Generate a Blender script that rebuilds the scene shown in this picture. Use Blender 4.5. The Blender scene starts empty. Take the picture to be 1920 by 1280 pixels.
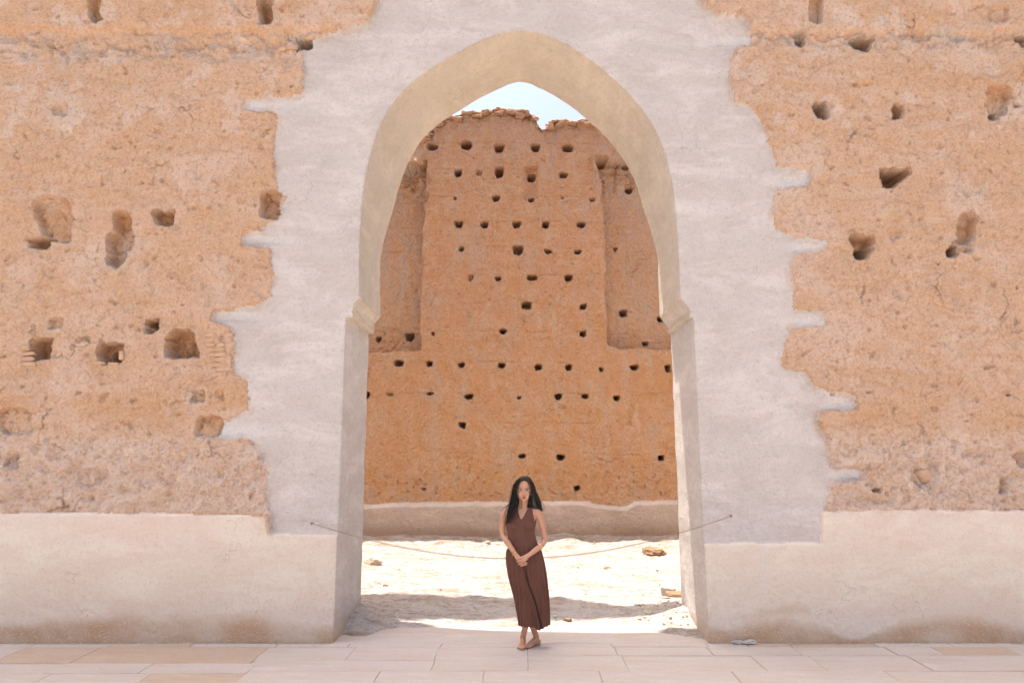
import bpy, bmesh, math, random
import numpy as np
from mathutils import Vector, Matrix, noise as mnoise

random.seed(7)
rng = np.random.default_rng(7)
R = math.radians
scene = bpy.context.scene
C = scene.collection

# ------------------------------------------------------------------ camera
F_PX, TILT, CAM_H, CAM_D = 1250.0, 0.1522, 1.980, 7.115
VPX = 977.0
cam_data = bpy.data.cameras.new('camera')
cam = bpy.data.objects.new('camera', cam_data)
C.objects.link(cam)
cam.location = (0, -CAM_D, CAM_H)
cam.rotation_euler = (math.pi / 2 + TILT, 0, 0)
cam_data.sensor_width = 36.0
cam_data.lens = F_PX / 1920 * 36
cam_data.shift_x = -(VPX - 960) / 1920
cam_data.clip_end = 2000
scene.camera = cam

# ------------------------------------------------------------------ sky, sun, exposure
SUN_DIR = Vector((1.5, -1.0, -9.0)).normalized()        # direction the light travels
to_sun = -SUN_DIR
world = bpy.data.worlds.new('World')
scene.world = world
world.use_nodes = True
wn = world.node_tree.nodes
wl = world.node_tree.links
wn.clear()
sky = wn.new('ShaderNodeTexSky')
sky.sky_type = 'NISHITA'
sky.sun_disc = False
sky.sun_elevation = math.asin(to_sun.z)
sky.sun_rotation = math.atan2(to_sun.x, to_sun.y)
sky.dust_density = 7.0
sky.air_density = 1.0
sky.ozone_density = 1.0
bg = wn.new('ShaderNodeBackground')
bg.inputs['Strength'].default_value = 0.12
wo = wn.new('ShaderNodeOutputWorld')
wl.new(sky.outputs[0], bg.inputs['Color'])
wl.new(bg.outputs[0], wo.inputs['Surface'])

sun_data = bpy.data.lights.new('sun', 'SUN')
sun_data.energy = 3.7
sun_data.angle = R(0.55)
sun_data.color = (1.0, 0.955, 0.89)
sun = bpy.data.objects.new('sun', sun_data)
C.objects.link(sun)
sun.rotation_euler = SUN_DIR.to_track_quat('-Z', 'Y').to_euler()
sun.location = (-3, 2, 18)

scene.view_settings.view_transform = 'Standard'
scene.view_settings.look = 'None'
scene.view_settings.gamma = 1.0
scene.view_settings.exposure = 1.38
scene.cycles.max_bounces = 8
scene.cycles.diffuse_bounces = 4
scene.cycles.use_denoising = True
scene.cycles.use_adaptive_sampling = True
scene.cycles.adaptive_threshold = 0.04

# ------------------------------------------------------------------ projection helpers
ct, st = math.cos(TILT), math.sin(TILT)
def project(x, y, z):
    dy = y + CAM_D; dz = z - CAM_H
    d = dy * ct + dz * st
    u = -dy * st + dz * ct
    return VPX + F_PX * x / d, 640 - F_PX * u / d
def on_plane(px, py, Y):
    """world x, z of photograph pixel on the vertical plane y = Y"""
    a = (np.asarray(px, float) - VPX) / F_PX
    b = (640 - np.asarray(py, float)) / F_PX
    ry = ct - b * st
    rz = st + b * ct
    s = (Y + CAM_D) / ry
    return a * s, CAM_H + rz * s
def on_ground(px, py, Z=0.0):
    a = (px - VPX) / F_PX
    b = (640 - py) / F_PX
    ry = ct - b * st
    rz = st + b * ct
    s = (Z - CAM_H) / rz
    return a * s, ry * s - CAM_D

# ------------------------------------------------------------------ numeric noise
_perm = rng.permutation(4096)
_ang = rng.random(4096) * 2 * np.pi
_gx, _gy = np.cos(_ang), np.sin(_ang)
def pnoise(x, y, seed=0):
    xi = np.floor(x).astype(np.int64); yi = np.floor(y).astype(np.int64)
    xf = x - xi; yf = y - yi
    u = xf * xf * xf * (xf * (xf * 6 - 15) + 10); v = yf * yf * yf * (yf * (yf * 6 - 15) + 10)
    def g(ix, iy, dx, dy):
        h = _perm[(_perm[(ix + seed * 131) & 4095] + iy) & 4095]
        return _gx[h] * dx + _gy[h] * dy
    a = g(xi, yi, xf, yf); b = g(xi + 1, yi, xf - 1, yf)
    c = g(xi, yi + 1, xf, yf - 1); d = g(xi + 1, yi + 1, xf - 1, yf - 1)
    return (a + (b - a) * u) * (1 - v) + (c + (d - c) * u) * v
def fbm(x, y, scale, octaves=4, seed=0, gain=0.5):
    out = 0; amp = 1; s = scale
    for o in range(octaves):
        out = out + amp * pnoise(x / s, y / s, seed + o * 7)
        amp *= gain; s *= 0.5
    return out
def sstep(a, b, x):
    t = np.clip((x - a) / (b - a), 0, 1)
    return t * t * (3 - 2 * t)
def poly_sdf(px, py, poly):
    """signed distance in pixels, negative inside"""
    P = np.asarray(poly, float); n = len(P)
    d2 = np.full(px.shape, 1e18); inside = np.zeros(px.shape, bool)
    for i in range(n):
        ax, ay = P[i]; bx, by = P[(i + 1) % n]
        ex, ey = bx - ax, by - ay
        wx, wy = px - ax, py - ay
        t = np.clip((wx * ex + wy * ey) / (ex * ex + ey * ey + 1e-12), 0, 1)
        d2 = np.minimum(d2, (wx - ex * t) ** 2 + (wy - ey * t) ** 2)
        if ay != by:
            cond = (ay > py) != (by > py)
            inside ^= cond & (px < (bx - ax) * (py - ay) / (by - ay) + ax)
    d = np.sqrt(d2)
    return np.where(inside, -d, d)

# ------------------------------------------------------------------ object helpers
def tag(o, label=None, cat=None, group=None, kind=None):
    if label: o['label'] = label
    if cat: o['category'] = cat
    if group: o['group'] = group
    if kind: o['kind'] = kind
    return o
def empty(name, loc=(0, 0, 0), **kw):
    o = bpy.data.objects.new(name, None)
    o.location = loc; o.empty_display_size = 0.2
    C.objects.link(o)
    return tag(o, **kw)
def link_mesh(name, me, mat=None, parent=None, **kw):
    o = bpy.data.objects.new(name, me)
    C.objects.link(o)
    if mat is not None:
        me.materials.clear(); me.materials.append(mat)
    if parent is not None:
        o.parent = parent
        o.matrix_parent_inverse = Matrix.Translation(parent.location).inverted()
    return tag(o, **kw)
def np_mesh(name, verts, quads, smooth=True, attrs=None, normals=None):
    me = bpy.data.meshes.new(name)
    verts = np.ascontiguousarray(verts, np.float32); quads = np.ascontiguousarray(quads, np.int32)
    me.vertices.add(len(verts)); me.vertices.foreach_set('co', verts.ravel())
    me.loops.add(quads.size); me.loops.foreach_set('vertex_index', quads.ravel())
    me.polygons.add(len(quads))
    me.polygons.foreach_set('loop_start', np.arange(0, quads.size, quads.shape[1], dtype=np.int32))
    me.polygons.foreach_set('use_smooth', np.full(len(quads), smooth))
    me.update(calc_edges=True)
    for k, a in (attrs or {}).items():
        at = me.attributes.new(k, 'FLOAT', 'POINT')
        at.data.foreach_set('value', np.ascontiguousarray(a, np.float32))
    if normals is not None:
        me.normals_split_custom_set_from_vertices(normals)
    return me
def submesh(name, verts, quads, sel, attrs=None, normals=None):
    q = quads[sel]
    used, inv = np.unique(q, return_inverse=True)
    return np_mesh(name, verts[used], inv.reshape(q.shape),
                   attrs={k: a[used] for k, a in (attrs or {}).items()},
                   normals=None if normals is None else normals[used])
def vert_normals(verts, quads):
    a = verts[quads[:, 2]] - verts[quads[:, 0]]
    b = verts[quads[:, 3]] - verts[quads[:, 1]]
    fn = np.cross(a, b)
    vn = np.zeros_like(verts)
    for k in range(4):
        for c in range(3):
            vn[:, c] += np.bincount(quads[:, k], fn[:, c], len(verts))
    vn /= np.linalg.norm(vn, axis=1, keepdims=True) + 1e-12
    return vn
def grid_quads(nx, nz):
    i = np.arange(nx - 1)[None, :] + np.arange(nz - 1)[:, None] * nx
    return np.stack([i, i + 1, i + 1 + nx, i + nx], -1).reshape(-1, 4)
def box_mesh(name, sx, sy, sz, bevel=0.0, jitter=0.0, rnd=random):
    bm = bmesh.new()
    bmesh.ops.create_cube(bm, size=1.0)
    for v in bm.verts:
        v.co = Vector((v.co.x * sx, v.co.y * sy, v.co.z * sz))
        if jitter:
            v.co += Vector([(rnd.random() - .5) * 2 * jitter for _ in range(3)])
    if bevel:
        bmesh.ops.bevel(bm, geom=bm.edges[:], offset=bevel, segments=1, affect='EDGES')
    me = bpy.data.meshes.new(name); bm.to_mesh(me); bm.free()
    return me
def rock_mesh(name, r, sq=(1, 1, 1), seed=0, sub=2, rough=0.0):
    bm = bmesh.new()
    bmesh.ops.create_icosphere(bm, subdivisions=sub, radius=1)
    rr = random.Random(seed)
    planes = [(Vector((rr.gauss(0, 1), rr.gauss(0, 1), rr.gauss(0, 1))).normalized(), rr.uniform(.55, .9)) for _ in range(9)]
    for v in bm.verts:
        p = v.co.copy()
        for n, d in planes:
            t = p.dot(n)
            if t > d: p -= n * (t - d)
        if rough:
            q = p * 3 + Vector((seed, 0, 0))
            p *= 1 + rough * (mnoise.fractal(q, .6, 2.2, 5))
        v.co = Vector((p.x * sq[0], p.y * sq[1], p.z * sq[2])) * r
    me = bpy.data.meshes.new(name); bm.to_mesh(me); bm.free()
    return me

# ------------------------------------------------------------------ materials
class NT:
    def __init__(s, name, rough=0.9):
        s.m = bpy.data.materials.new(name); s.m.use_nodes = True
        s.n = s.m.node_tree.nodes; s.l = s.m.node_tree.links
        s.b = s.n['Principled BSDF']; s.b.inputs['Roughness'].default_value = rough
        s.b.inputs['Specular IOR Level'].default_value = 0.2
        s.tc = s.n.new('ShaderNodeTexCoord')
    def noise(s, scale, detail=4, rough=0.6, stretch=None, dist=0.0, w=None):
        t = s.n.new('ShaderNodeTexNoise')
        detail = min(detail, max(1.0, math.log2(150.0 / scale)))      # no finer than a pixel
        t.inputs['Scale'].default_value = scale; t.inputs['Detail'].default_value = detail
        t.inputs['Roughness'].default_value = rough; t.inputs['Distortion'].default_value = dist
        src = s.tc.outputs['Object']
        if stretch or w:
            mp = s.n.new('ShaderNodeMapping'); s.l.new(src, mp.inputs['Vector'])
            if stretch: mp.inputs['Scale'].default_value = stretch
            if w: mp.inputs['Location'].default_value = w
            src = mp.outputs[0]
        s.l.new(src, t.inputs['Vector'])
        return t.outputs['Fac']
    def voronoi(s, scale, feature='F1'):
        t = s.n.new('ShaderNodeTexVoronoi'); t.feature = feature
        t.inputs['Scale'].default_value = scale
        s.l.new(s.tc.outputs['Object'], t.inputs['Vector'])
        return t.outputs['Distance']
    def ramp(s, fac, lo, hi, a=0.0, b=1.0):
        r = s.n.new('ShaderNodeMapRange'); r.clamp = True
        s.l.new(fac, r.inputs['Value'])
        for k, v in (('From Min', lo), ('From Max', hi), ('To Min', a), ('To Max', b)):
            r.inputs[k].default_value = v
        return r.outputs[0]
    def attr(s, name):
        a = s.n.new('ShaderNodeAttribute'); a.attribute_name = name
        return a.outputs['Fac']
    def random(s):
        return s.n.new('ShaderNodeObjectInfo').outputs['Random']
    def mix(s, fac, a, b, mode='MIX'):
        m = s.n.new('ShaderNodeMix'); m.data_type = 'RGBA'; m.blend_type = mode
        for sock, v in ((m.inputs['Factor'], fac), (m.inputs['A'], a), (m.inputs['B'], b)):
            if isinstance(v, (tuple, list)): sock.default_value = (*v, 1)
            elif isinstance(v, (int, float)): sock.default_value = v
            else: s.l.new(v, sock)
        return m.outputs['Result']
    def math(s, op, a, b):
        m = s.n.new('ShaderNodeMath'); m.operation = op
        for sock, v in zip(m.inputs, (a, b)):
            if isinstance(v, (int, float)): sock.default_value = v
            else: s.l.new(v, sock)
        return m.outputs[0]
    def color(s, c):
        if isinstance(c, tuple): s.b.inputs['Base Color'].default_value = (*c, 1)
        else: s.l.new(c, s.b.inputs['Base Color'])
        return s
    def bump(s, h, strength=0.5, dist=0.01):
        b = s.n.new('ShaderNodeBump'); b.inputs['Strength'].default_value = strength
        b.inputs['Distance'].default_value = dist
        s.l.new(h, b.inputs['Height'])
        prev = s.b.inputs['Normal']
        if prev.is_linked: s.l.new(prev.links[0].from_socket, b.inputs['Normal'])
        s.l.new(b.outputs[0], prev)
        return s

def earth_material(name, main, light, ochre, pale):
    t = NT(name, 0.95)
    c = t.mix(t.ramp(t.noise(1.7, 6, .65), .35, .68), main, light)
    c = t.mix(t.ramp(t.noise(5.5, 6, .7, (1, 1, 2.2)), .5, .72, 0, .45), c, ochre)
    c = t.mix(t.ramp(t.noise(1.2, 7, .7, (1, 1, 5), .6, (2, 3, 5)), .48, .68, 0, .55), c, pale)
    c = t.mix(t.ramp(t.noise(.9, 7, .7, (1, 1, 4), .6, (8, 3, 1)), .50, .66, 0, .55), c, ochre)
    c = t.mix(t.attr('ochre'), c, ochre)
    c = t.mix(t.attr('pale'), c, pale)
    c = t.mix(t.attr('grey'), c, (pale[0] * .80, pale[0] * .71, pale[0] * .62))
    c = t.mix(t.ramp(t.noise(55, 4, .75), .42, .64, .0, .45), c, (pale[0] * 1.05, pale[1] * 1.03, pale[2] * 1.0))
    c = t.mix(t.ramp(t.noise(11, 8, .84, w=(1, 8, 3)), .54, .66, 0, .28), c, (main[0] * .80, main[1] * .72, main[2] * .62))
    c = t.mix(t.ramp(t.noise(30, 5, .8, w=(3, 1, 8)), .51, .68, 0, .6), c, (main[0] * .72, main[1] * .64, main[2] * .56))
    v = t.math('MULTIPLY', t.ramp(t.voronoi(26), .0, .13, 1, 0), t.ramp(t.noise(7, 3, w=(9, 4, 2)), .5, .62))
    c = t.mix(t.math('MULTIPLY', v, .75), c, (main[0] * .42, main[1] * .36, main[2] * .32))
    c = t.mix(t.ramp(t.noise(2.4, 8, .75, (1, 1, 1), 1.2, (7, 7, 7)), .60, .68, 0, .35), c, pale)
    crack = t.n.new('ShaderNodeTexVoronoi'); crack.feature = 'DISTANCE_TO_EDGE'; crack.inputs['Scale'].default_value = 1.5
    wob = t.n.new('ShaderNodeTexNoise'); wob.inputs['Scale'].default_value = 3.5; wob.inputs['Detail'].default_value = 7; wob.inputs['Roughness'].default_value = .65
    t.l.new(t.tc.outputs['Object'], wob.inputs['Vector'])
    add = t.n.new('ShaderNodeVectorMath'); add.operation = 'MULTIPLY_ADD'; add.inputs[1].default_value = (.38, .38, .38)
    t.l.new(wob.outputs['Color'], add.inputs[0]); t.l.new(t.tc.outputs['Object'], add.inputs[2]); t.l.new(add.outputs[0], crack.inputs['Vector'])
    cm = t.math('MULTIPLY', t.ramp(crack.outputs['Distance'], 0, .012, 1, 0), t.ramp(t.noise(1.7, 4, .6, None, 0, (6, 1, 6)), .56, .64, 0, 1))
    c = t.mix(t.math('MULTIPLY', cm, .42), c, (main[0] * .42, main[1] * .34, main[2] * .28))
    t.color(c)
    t.bump(t.math('MULTIPLY', cm, -1.0), .8, .012)
    t.bump(t.noise(30, 7, .78), .55, .020)
    t.bump(t.noise(130, 3, .75), .5, .006)
    return t.m
MAT = {}
MAT['earth'] = earth_material('rammed_earth', (.515, .318, .195), (.55, .365, .238), (.505, .275, .130), (.60, .455, .365))
MAT['earth_far'] = earth_material('rammed_earth_far', (.560, .325, .190), (.595, .375, .235), (.595, .335, .150), (.62, .47, .35))

def plaster_material(name, base, warm, dark, bump=1.0, mott=1.0):
    t = NT(name, 0.92)
    c = t.mix(t.ramp(t.noise(1.1, 7, .7), .36, .66), base, warm)
    c = t.mix(t.ramp(t.noise(1.5, 8, .74, (1, 1, 1.7), .5, (1, 2, 3)), .46, .66, 0, .9 * mott), c, dark)
    c = t.mix(t.ramp(t.noise(1.3, 8, .72, (1, 1, 2.4), .4, (4, 4, 9)), .48, .62, 0, .9 * mott), c, tuple(min(.74, x * 1.17) for x in base))
    c = t.mix(t.ramp(t.noise(6, 6, .72, (1, 1, 7), .3, (4, 1, 2)), .54, .70, 0, .4 * mott), c, tuple(min(.74, x * 1.12) for x in base))
    crack = t.n.new('ShaderNodeTexVoronoi'); crack.feature = 'DISTANCE_TO_EDGE'; crack.inputs['Scale'].default_value = 1.1
    wob = t.n.new('ShaderNodeTexNoise'); wob.inputs['Scale'].default_value = 4; wob.inputs['Detail'].default_value = 6
    t.l.new(t.tc.outputs['Object'], wob.inputs['Vector'])
    add = t.n.new('ShaderNodeVectorMath'); add.operation = 'MULTIPLY_ADD'; add.inputs[1].default_value = (.5, .5, .5)
    t.l.new(wob.outputs['Color'], add.inputs[0]); t.l.new(t.tc.outputs['Object'], add.inputs[2]); t.l.new(add.outputs[0], crack.inputs['Vector'])
    cm = t.math('MULTIPLY', t.ramp(crack.outputs['Distance'], 0, .006, 1, 0), t.ramp(t.noise(1.4, 3, w=(6, 6, 6)), .55, .62, 0, .55))
    c = t.mix(t.attr('white'), c, (.64, .61, .585))
    c = t.mix(t.attr('stain'), c, (.50, .325, .20))
    c = t.mix(t.ramp(t.noise(14, 8, .86, (1, 1, 1.4), 0, (2, 6, 1)), .53, .66, 0, .40 * mott), c, (dark[0] * .88, dark[1] * .86, dark[2] * .84))
    c = t.mix(t.ramp(t.noise(34, 6, .82), .54, .70, 0, .42 * mott), c, (dark[0] * .80, dark[1] * .76, dark[2] * .70))
    c = t.mix(cm, c, tuple(x * .6 for x in dark))
    c = t.mix(t.ramp(t.noise(75, 3, .7, w=(5, 2, 1)), .54, .75, 0, .5), c, (base[0] * 1.14, base[1] * 1.14, base[2] * 1.14))
    t.color(c)
    t.bump(t.noise(40, 6, .78), .8 * bump, .014)
    t.bump(t.noise(9, 5, .7), .45 * bump, .025)
    return t.m
MAT['plaster'] = plaster_material('grey_plaster', (.555, .503, .472), (.560, .497, .455), (.485, .428, .392))
MAT['soffit'] = plaster_material('tan_plaster', (.555, .482, .390), (.565, .50, .42), (.50, .415, .32), .8, .9)
MAT['jamb'] = plaster_material('jamb_plaster', (.57, .52, .475), (.57, .505, .45), (.49, .435, .39), .9)
MAT['render'] = plaster_material('pink_render', (.690, .572, .480), (.695, .590, .50), (.665, .515, .41), .3, .8)
MAT['plinth_far'] = plaster_material('far_plinth_plaster', (.62, .535, .46), (.64, .555, .48), (.53, .445, .37), 1.0)

def simple(name, col, rough=.8, var=.15, nscale=12, bump=.3, bd=.01, metal=0.0, spec=.2):
    t = NT(name, rough)
    lo = tuple(c * (1 - var) for c in col); hi = tuple(min(1, c * (1 + var)) for c in col)
    c = t.mix(t.ramp(t.noise(nscale, 5), .3, .7), lo, hi)
    c = t.mix(t.math('MULTIPLY', t.random(), .35), c, tuple(x * .8 for x in col))
    t.color(c)
    if bump: t.bump(t.noise(nscale * 5, 4), bump, bd)
    t.b.inputs['Metallic'].default_value = metal
    t.b.inputs['Specular IOR Level'].default_value = spec
    return t.m
MAT['brick'] = simple('earth_brick', (.52, .345, .225), .95, .2, 9, .6, .01)
MAT['brick_far'] = simple('rubble_brick', (.50, .33, .22), .95, .25, 7, .6, .01)
MAT['rock'] = simple('orange_rock', (.30, .185, .11), .95, .45, 8, .9, .03)
MAT['palerock'] = simple('pale_stone', (.55, .46, .37), .95, .2, 14, .7, .015)
MAT['mortar'] = simple('grey_mortar', (.53, .47, .42), .95, .2, 18, .6, .01)
MAT['chain'] = simple('weathered_chain', (.38, .285, .20), .6, .3, 60, .2, .002, .2, .4)
MAT['shadow_caster'] = simple('caster_earth', (.45, .29, .18), .95, .2, 5, .5, .02)  # for the unseen slab and pier added to shade the court
MAT['bed'] = simple('joint_mortar', (.46, .395, .345), .95, .25, 9, .4, .01)

def slab_material(name, base, warm):
    t = NT(name, .8)
    c = t.mix(t.random(), base, warm)
    c = t.mix(t.ramp(t.noise(1.3, 7, .7, (1, 2.6, 1), .5), .45, .66, 0, .85), c, (warm[0] * .95, warm[1] * .86, warm[2] * .78))
    c = t.mix(t.ramp(t.noise(2.2, 8, .74, (1, 4, 1), .3, (5, 3, 1)), .52, .66, 0, .7), c, tuple(min(.7, x * 1.13) for x in base))
    c = t.mix(t.ramp(t.noise(5, 8, .78, (1, 4, 1)), .52, .70, 0, .6), c, tuple(x * .80 for x in base))
    c = t.mix(t.ramp(t.noise(60, 4, .75), .5, .72, 0, .4), c, tuple(x * .72 for x in base))
    t.color(c)
    t.bump(t.noise(24, 6, .7), .35, .008)
    t.bump(t.noise(3, 4, .6), .3, .02)
    return t.m
MAT['slab'] = slab_material('pale_limestone', (.495, .44, .402), (.505, .437, .39))
MAT['slab_tan'] = slab_material('tan_limestone', (.455, .35, .27), (.475, .38, .30))

t = NT('chalky_ground', .95)
c = t.mix(t.ramp(t.noise(1.3, 6, .65), .35, .7), (.455, .42, .39), (.425, .38, .345))
c = t.mix(t.attr('ochre'), c, (.34, .255, .195))
c = t.mix(t.ramp(t.noise(2.5, 9, .80, (1, 4.5, 1), .4), .53, .62, 0, .85), c, (.285, .21, .155))
c = t.mix(t.ramp(t.noise(9, 8, .80, (1, 5, 1), .2, (3, 3, 3)), .55, .64, 0, .8), c, (.25, .175, .12))
c = t.mix(t.ramp(t.noise(45, 4, .7), .5, .72, 0, .5), c, (.30, .25, .21))
t.color(c); t.bump(t.noise(16, 8, .76, (1, 2.4, 1)), .9, .04); t.bump(t.noise(90, 3, .7), .5, .010)
MAT['ground'] = t.m

# ================================================================== THE ARCH WALL
WALL_T = 1.12
# arch outline from the photograph, on the wall's front plane
arch_px_l = [(672, 548), (672, 500), (673, 450), (676, 400), (680, 350), (687, 310), (695, 280), (706, 246), (720, 215), (736, 188), (755, 165), (776, 146), (800, 130), (826, 115), (855, 100), (900, 76), (940, 61), (973, 56)]
arch_px_r = [(1275, 540), (1273, 480), (1270, 425), (1266, 380), (1260, 340), (1245, 280), (1234, 254), (1220, 230), (1203, 206), (1185, 185), (1145, 145), (1100, 107), (1060, 80), (1015, 62), (980, 56)]
lx, lz = on_plane(*np.array(arch_px_l, float).T, 0.0)
rx, rz = on_plane(*np.array(arch_px_r, float).T, 0.0)
apex_z = float(lz.max())
zz = np.linspace(float(lz.min()), apex_z, 80)
# average half width as a function of height
hwl = np.interp(zz, lz, -lx); hwr = np.interp(zz, rz, rx)
hw_arch = (hwl + hwr) / 2
hw_arch[-1] = 0.0
kern = np.ones(5) / 5
hs = np.convolve(np.pad(hw_arch, 2, mode='edge'), kern, 'valid')
hs[-4:] = hw_arch[-4:]; hw_arch = hs
JAMB = 1.893
Z_IMP = float(on_plane(648, 617 - 30, 0.0)[1])       # top of the jambs
Z_SPR = float(zz[0])
half = [(JAMB, -0.6), (JAMB, Z_IMP)] + [(float(hw_arch[0]), Z_IMP + 0.17)] + [(float(w), float(z)) for w, z in zip(hw_arch[2:], zz[2:])]
outline = [(w, z) for w, z in half] + [(-w, z) for w, z in half[::-1][1:]]
# resample finely
def resample(pts, step):
    P = np.array(pts); seg = np.linalg.norm(np.diff(P, axis=0), axis=1); s = np.concatenate([[0], np.cumsum(seg)])
    t = np.linspace(0, s[-1], int(s[-1] / step) + 1)
    return np.stack([np.interp(t, s, P[:, 0]), np.interp(t, s, P[:, 1])], 1)
OUT = resample(outline, 0.004)
lean_z = [float(on_plane(977, p, 0.0)[1]) for p in (1203, 540, 425, 340, 280, 230, 185, 145, 107, 80, 50)]
lean_v = [0, -3, -5, -6, -7, -10, -14, -13, -7, -3, -1]
Z_T0, Z_T1 = float(on_plane(977, 450, 0.0)[1]), float(on_plane(977, 290, 0.0)[1])
def lean(x, z):
    return np.interp(z, lean_z, lean_v) / 186 * (1 - sstep(1.95, 3.0, np.abs(x)))
def taper(x, z, t):
    return -.115 * t * sstep(Z_T0, Z_T1, z) * np.sign(x) * np.clip(np.abs(x) / .35, 0, 1) * (1 - sstep(1.9, 2.6, np.abs(x)))

def axis(dense0, dense1, step, lo, hi, grow=1.35):
    a = list(np.arange(dense0, dense1 + step / 2, step))
    s = step
    while a[-1] < hi: s *= grow; a.append(min(hi, a[-1] + s))
    s = step
    while a[0] > lo: s *= grow; a.insert(0, max(lo, a[0] - s))
    return np.array(a)

def half_width_at(z):
    hz = np.array([p[1] for p in half]); hwid = np.array([p[0] for p in half])
    return np.interp(z, hz, hwid, right=-1.0)

def snapped_grid(xs, zs):
    """grid of the wall face with the opening cut along the arch outline"""
    X, Z = np.meshgrid(xs, zs)
    nx, nz = len(xs), len(zs)
    X = X.ravel(); Z = Z.ravel()
    inside = (np.abs(X) < half_width_at(Z)) & (Z < apex_z)
    I2 = inside.reshape(nz, nx); O2 = ~I2
    nb = np.zeros_like(I2)
    for dz in (-1, 0, 1):
        for dx in (-1, 0, 1):
            sh = np.zeros_like(O2)
            sh[max(0, dz):nz + min(0, dz), max(0, dx):nx + min(0, dx)] = O2[max(0, -dz):nz + min(0, -dz), max(0, -dx):nx + min(0, -dx)]
            nb |= sh
    snap = (I2 & nb).ravel()
    idx = np.where(snap)[0]
    # nearest outline point, brute force in chunks
    for s in range(0, len(idx), 500):
        k = idx[s:s + 500]
        d = (X[k][:, None] - OUT[None, :, 0]) ** 2 + (Z[k][:, None] - OUT[None, :, 1]) ** 2
        j = d.argmin(1)
        X[k] = OUT[j, 0]; Z[k] = np.where(Z[k] <= zs[0] + 1e-6, Z[k], OUT[j, 1])
    drop = inside & ~snap
    Q = grid_quads(nx, nz)
    Q = Q[~drop[Q].any(1)]
    allsnap = snap[Q].all(1)
    Q = Q[~allsnap]
    return X, Z, Q, snap

xs = axis(-5.75, 5.75, 0.0125, -15, 15)
zs = axis(-0.06, 7.0, 0.0125, -0.06, 11.8)
X, Z, Q, SNAP = snapped_grid(xs, zs)
X = X + lean(X, Z)
OUT_L = OUT + np.stack([lean(OUT[:, 0], OUT[:, 1]), OUT[:, 0] * 0], 1)
PX, PY = project(X, 0.0, Z)
WX = PX + 4.5 * fbm(X, Z, .14, 4, 11, .65) + 2.5 * fbm(X, Z, .04, 2, 12)
WY = PY + 4.5 * fbm(X, Z, .14, 4, 13, .65) + 2.5 * fbm(X, Z, .04, 2, 14)

left_edge = [(712, -60), (712, 0), (705, 25), (690, 45), (640, 58), (590, 75), (572, 95), (572, 160), (560, 178), (520, 183), (458, 187), (455, 205), (515, 208), (522, 215), (517, 260), (515, 300), (520, 340), (522, 360), (540, 372), (528, 385), (525, 410), (505, 415), (490, 430), (500, 434), (460, 439), (456, 458), (500, 464), (510, 470), (512, 520), (508, 555), (480, 572), (440, 580), (405, 585), (400, 600), (432, 612), (440, 640), (440, 695), (465, 715), (468, 745), (465, 770), (440, 785), (415, 790), (408, 815), (410, 821), (465, 822), (490, 850), (502, 880), (500, 930), (509, 955), (512, 1030)]
right_edge = [(1310, -60), (1310, 0), (1325, 20), (1345, 35), (1385, 30), (1405, 45), (1408, 85), (1375, 92), (1365, 130), (1370, 165), (1372, 190), (1405, 200), (1420, 215), (1430, 240), (1440, 265), (1452, 300), (1455, 315), (1500, 315), (1518, 325), (1515, 348), (1450, 355), (1448, 400), (1455, 430), (1490, 445), (1550, 452), (1548, 470), (1485, 476), (1478, 500), (1490, 540), (1485, 580), (1545, 587), (1550, 608), (1480, 615), (1470, 640), (1465, 690), (1500, 700), (1508, 693), (1520, 715), (1540, 730), (1600, 740), (1605, 765), (1540, 770), (1530, 790), (1545, 820), (1550, 850), (1560, 875), (1615, 880), (1618, 898), (1555, 905), (1550, 940), (1548, 950), (1553, 1045)]
plaster_poly = [(700, -4000)] + left_edge + [(640, 1030), (979, 1030), (1320, 1045)] + right_edge[::-1] + [(1310, -4000)]
sd_pl = poly_sdf(WX, WY, plaster_poly)                  # pixels, negative inside the plaster
# top line of the smooth render at the wall's foot
line_x = [-3000, 0, 300, 500, 503, 630, 640, 1318, 1325, 1538, 1541, 1700, 1920, 5000]
line_y = [958, 962, 962, 967, 1001, 1003, 1004, 1018, 1018, 1019, 960, 957, 956, 950]
soft = PY + 3.5 * fbm(X, Z, .3, 4, 21)
sd_rn = np.interp(PX, line_x, line_y) - soft             # negative inside the render
is_render = sd_rn < 0
is_plaster = (sd_pl < 0) & ~is_render
PXM = 186.0
# --- relief of each surface (outwards positive)
rough_zone = sstep(790, 850, PY) * (1 - sstep(955, 965, PY))
big = fbm(X, Z, 1.6, 4, 31)
med = fbm(X, Z, .35, 4, 32)
fine = fbm(X, Z, .085, 4, 33, .6)
lump = np.abs(fbm(X, Z, .22, 3, 34))
h_e = .030 * big + .017 * med + .0075 * fine + .004 * fbm(X, Z, .03, 2, 37)
h_e += rough_zone * (.050 * fbm(X, Z, .19, 4, 35, .62) + .012 * fbm(X, Z, .05, 2, 36) - .02 * sstep(.2, .32, fbm(X, Z, .12, 2, 38)))
# lift lines of the rammed courses and the crumbled upper course
def hband(yl, yr, amp, width, seed):
    yy = yl + (yr - yl) * (PX / 1920) + 7 * fbm(X, Z, .7, 3, seed)
    return amp * np.exp(-((PY - yy) / width) ** 2)
crumb = np.exp(-((PY - np.where(PX < 960, 92, 72) - 9 * fbm(X, Z, .8, 3, 41)) / 20) ** 2)
h_e += crumb * (.07 * fbm(X, Z, .15, 4, 42, .65) - .02)
h_e += .06 * (1 - sstep(-4, 5, PY - np.where(PX < 960, 60, 62) - 9 * fbm(X, Z, .6, 3, 43))) - .0
# flakes of skim coat: plateaus with sharp rims
fl = fbm(X, Z, .55, 4, 44)
h_e += .012 * sstep(.08, .10, fl) + .010 * sstep(.16, .18, fbm(X, Z, .4, 4, 45)) - .012 * sstep(.22, .235, fbm(X, Z, .5, 4, 46))
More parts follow.
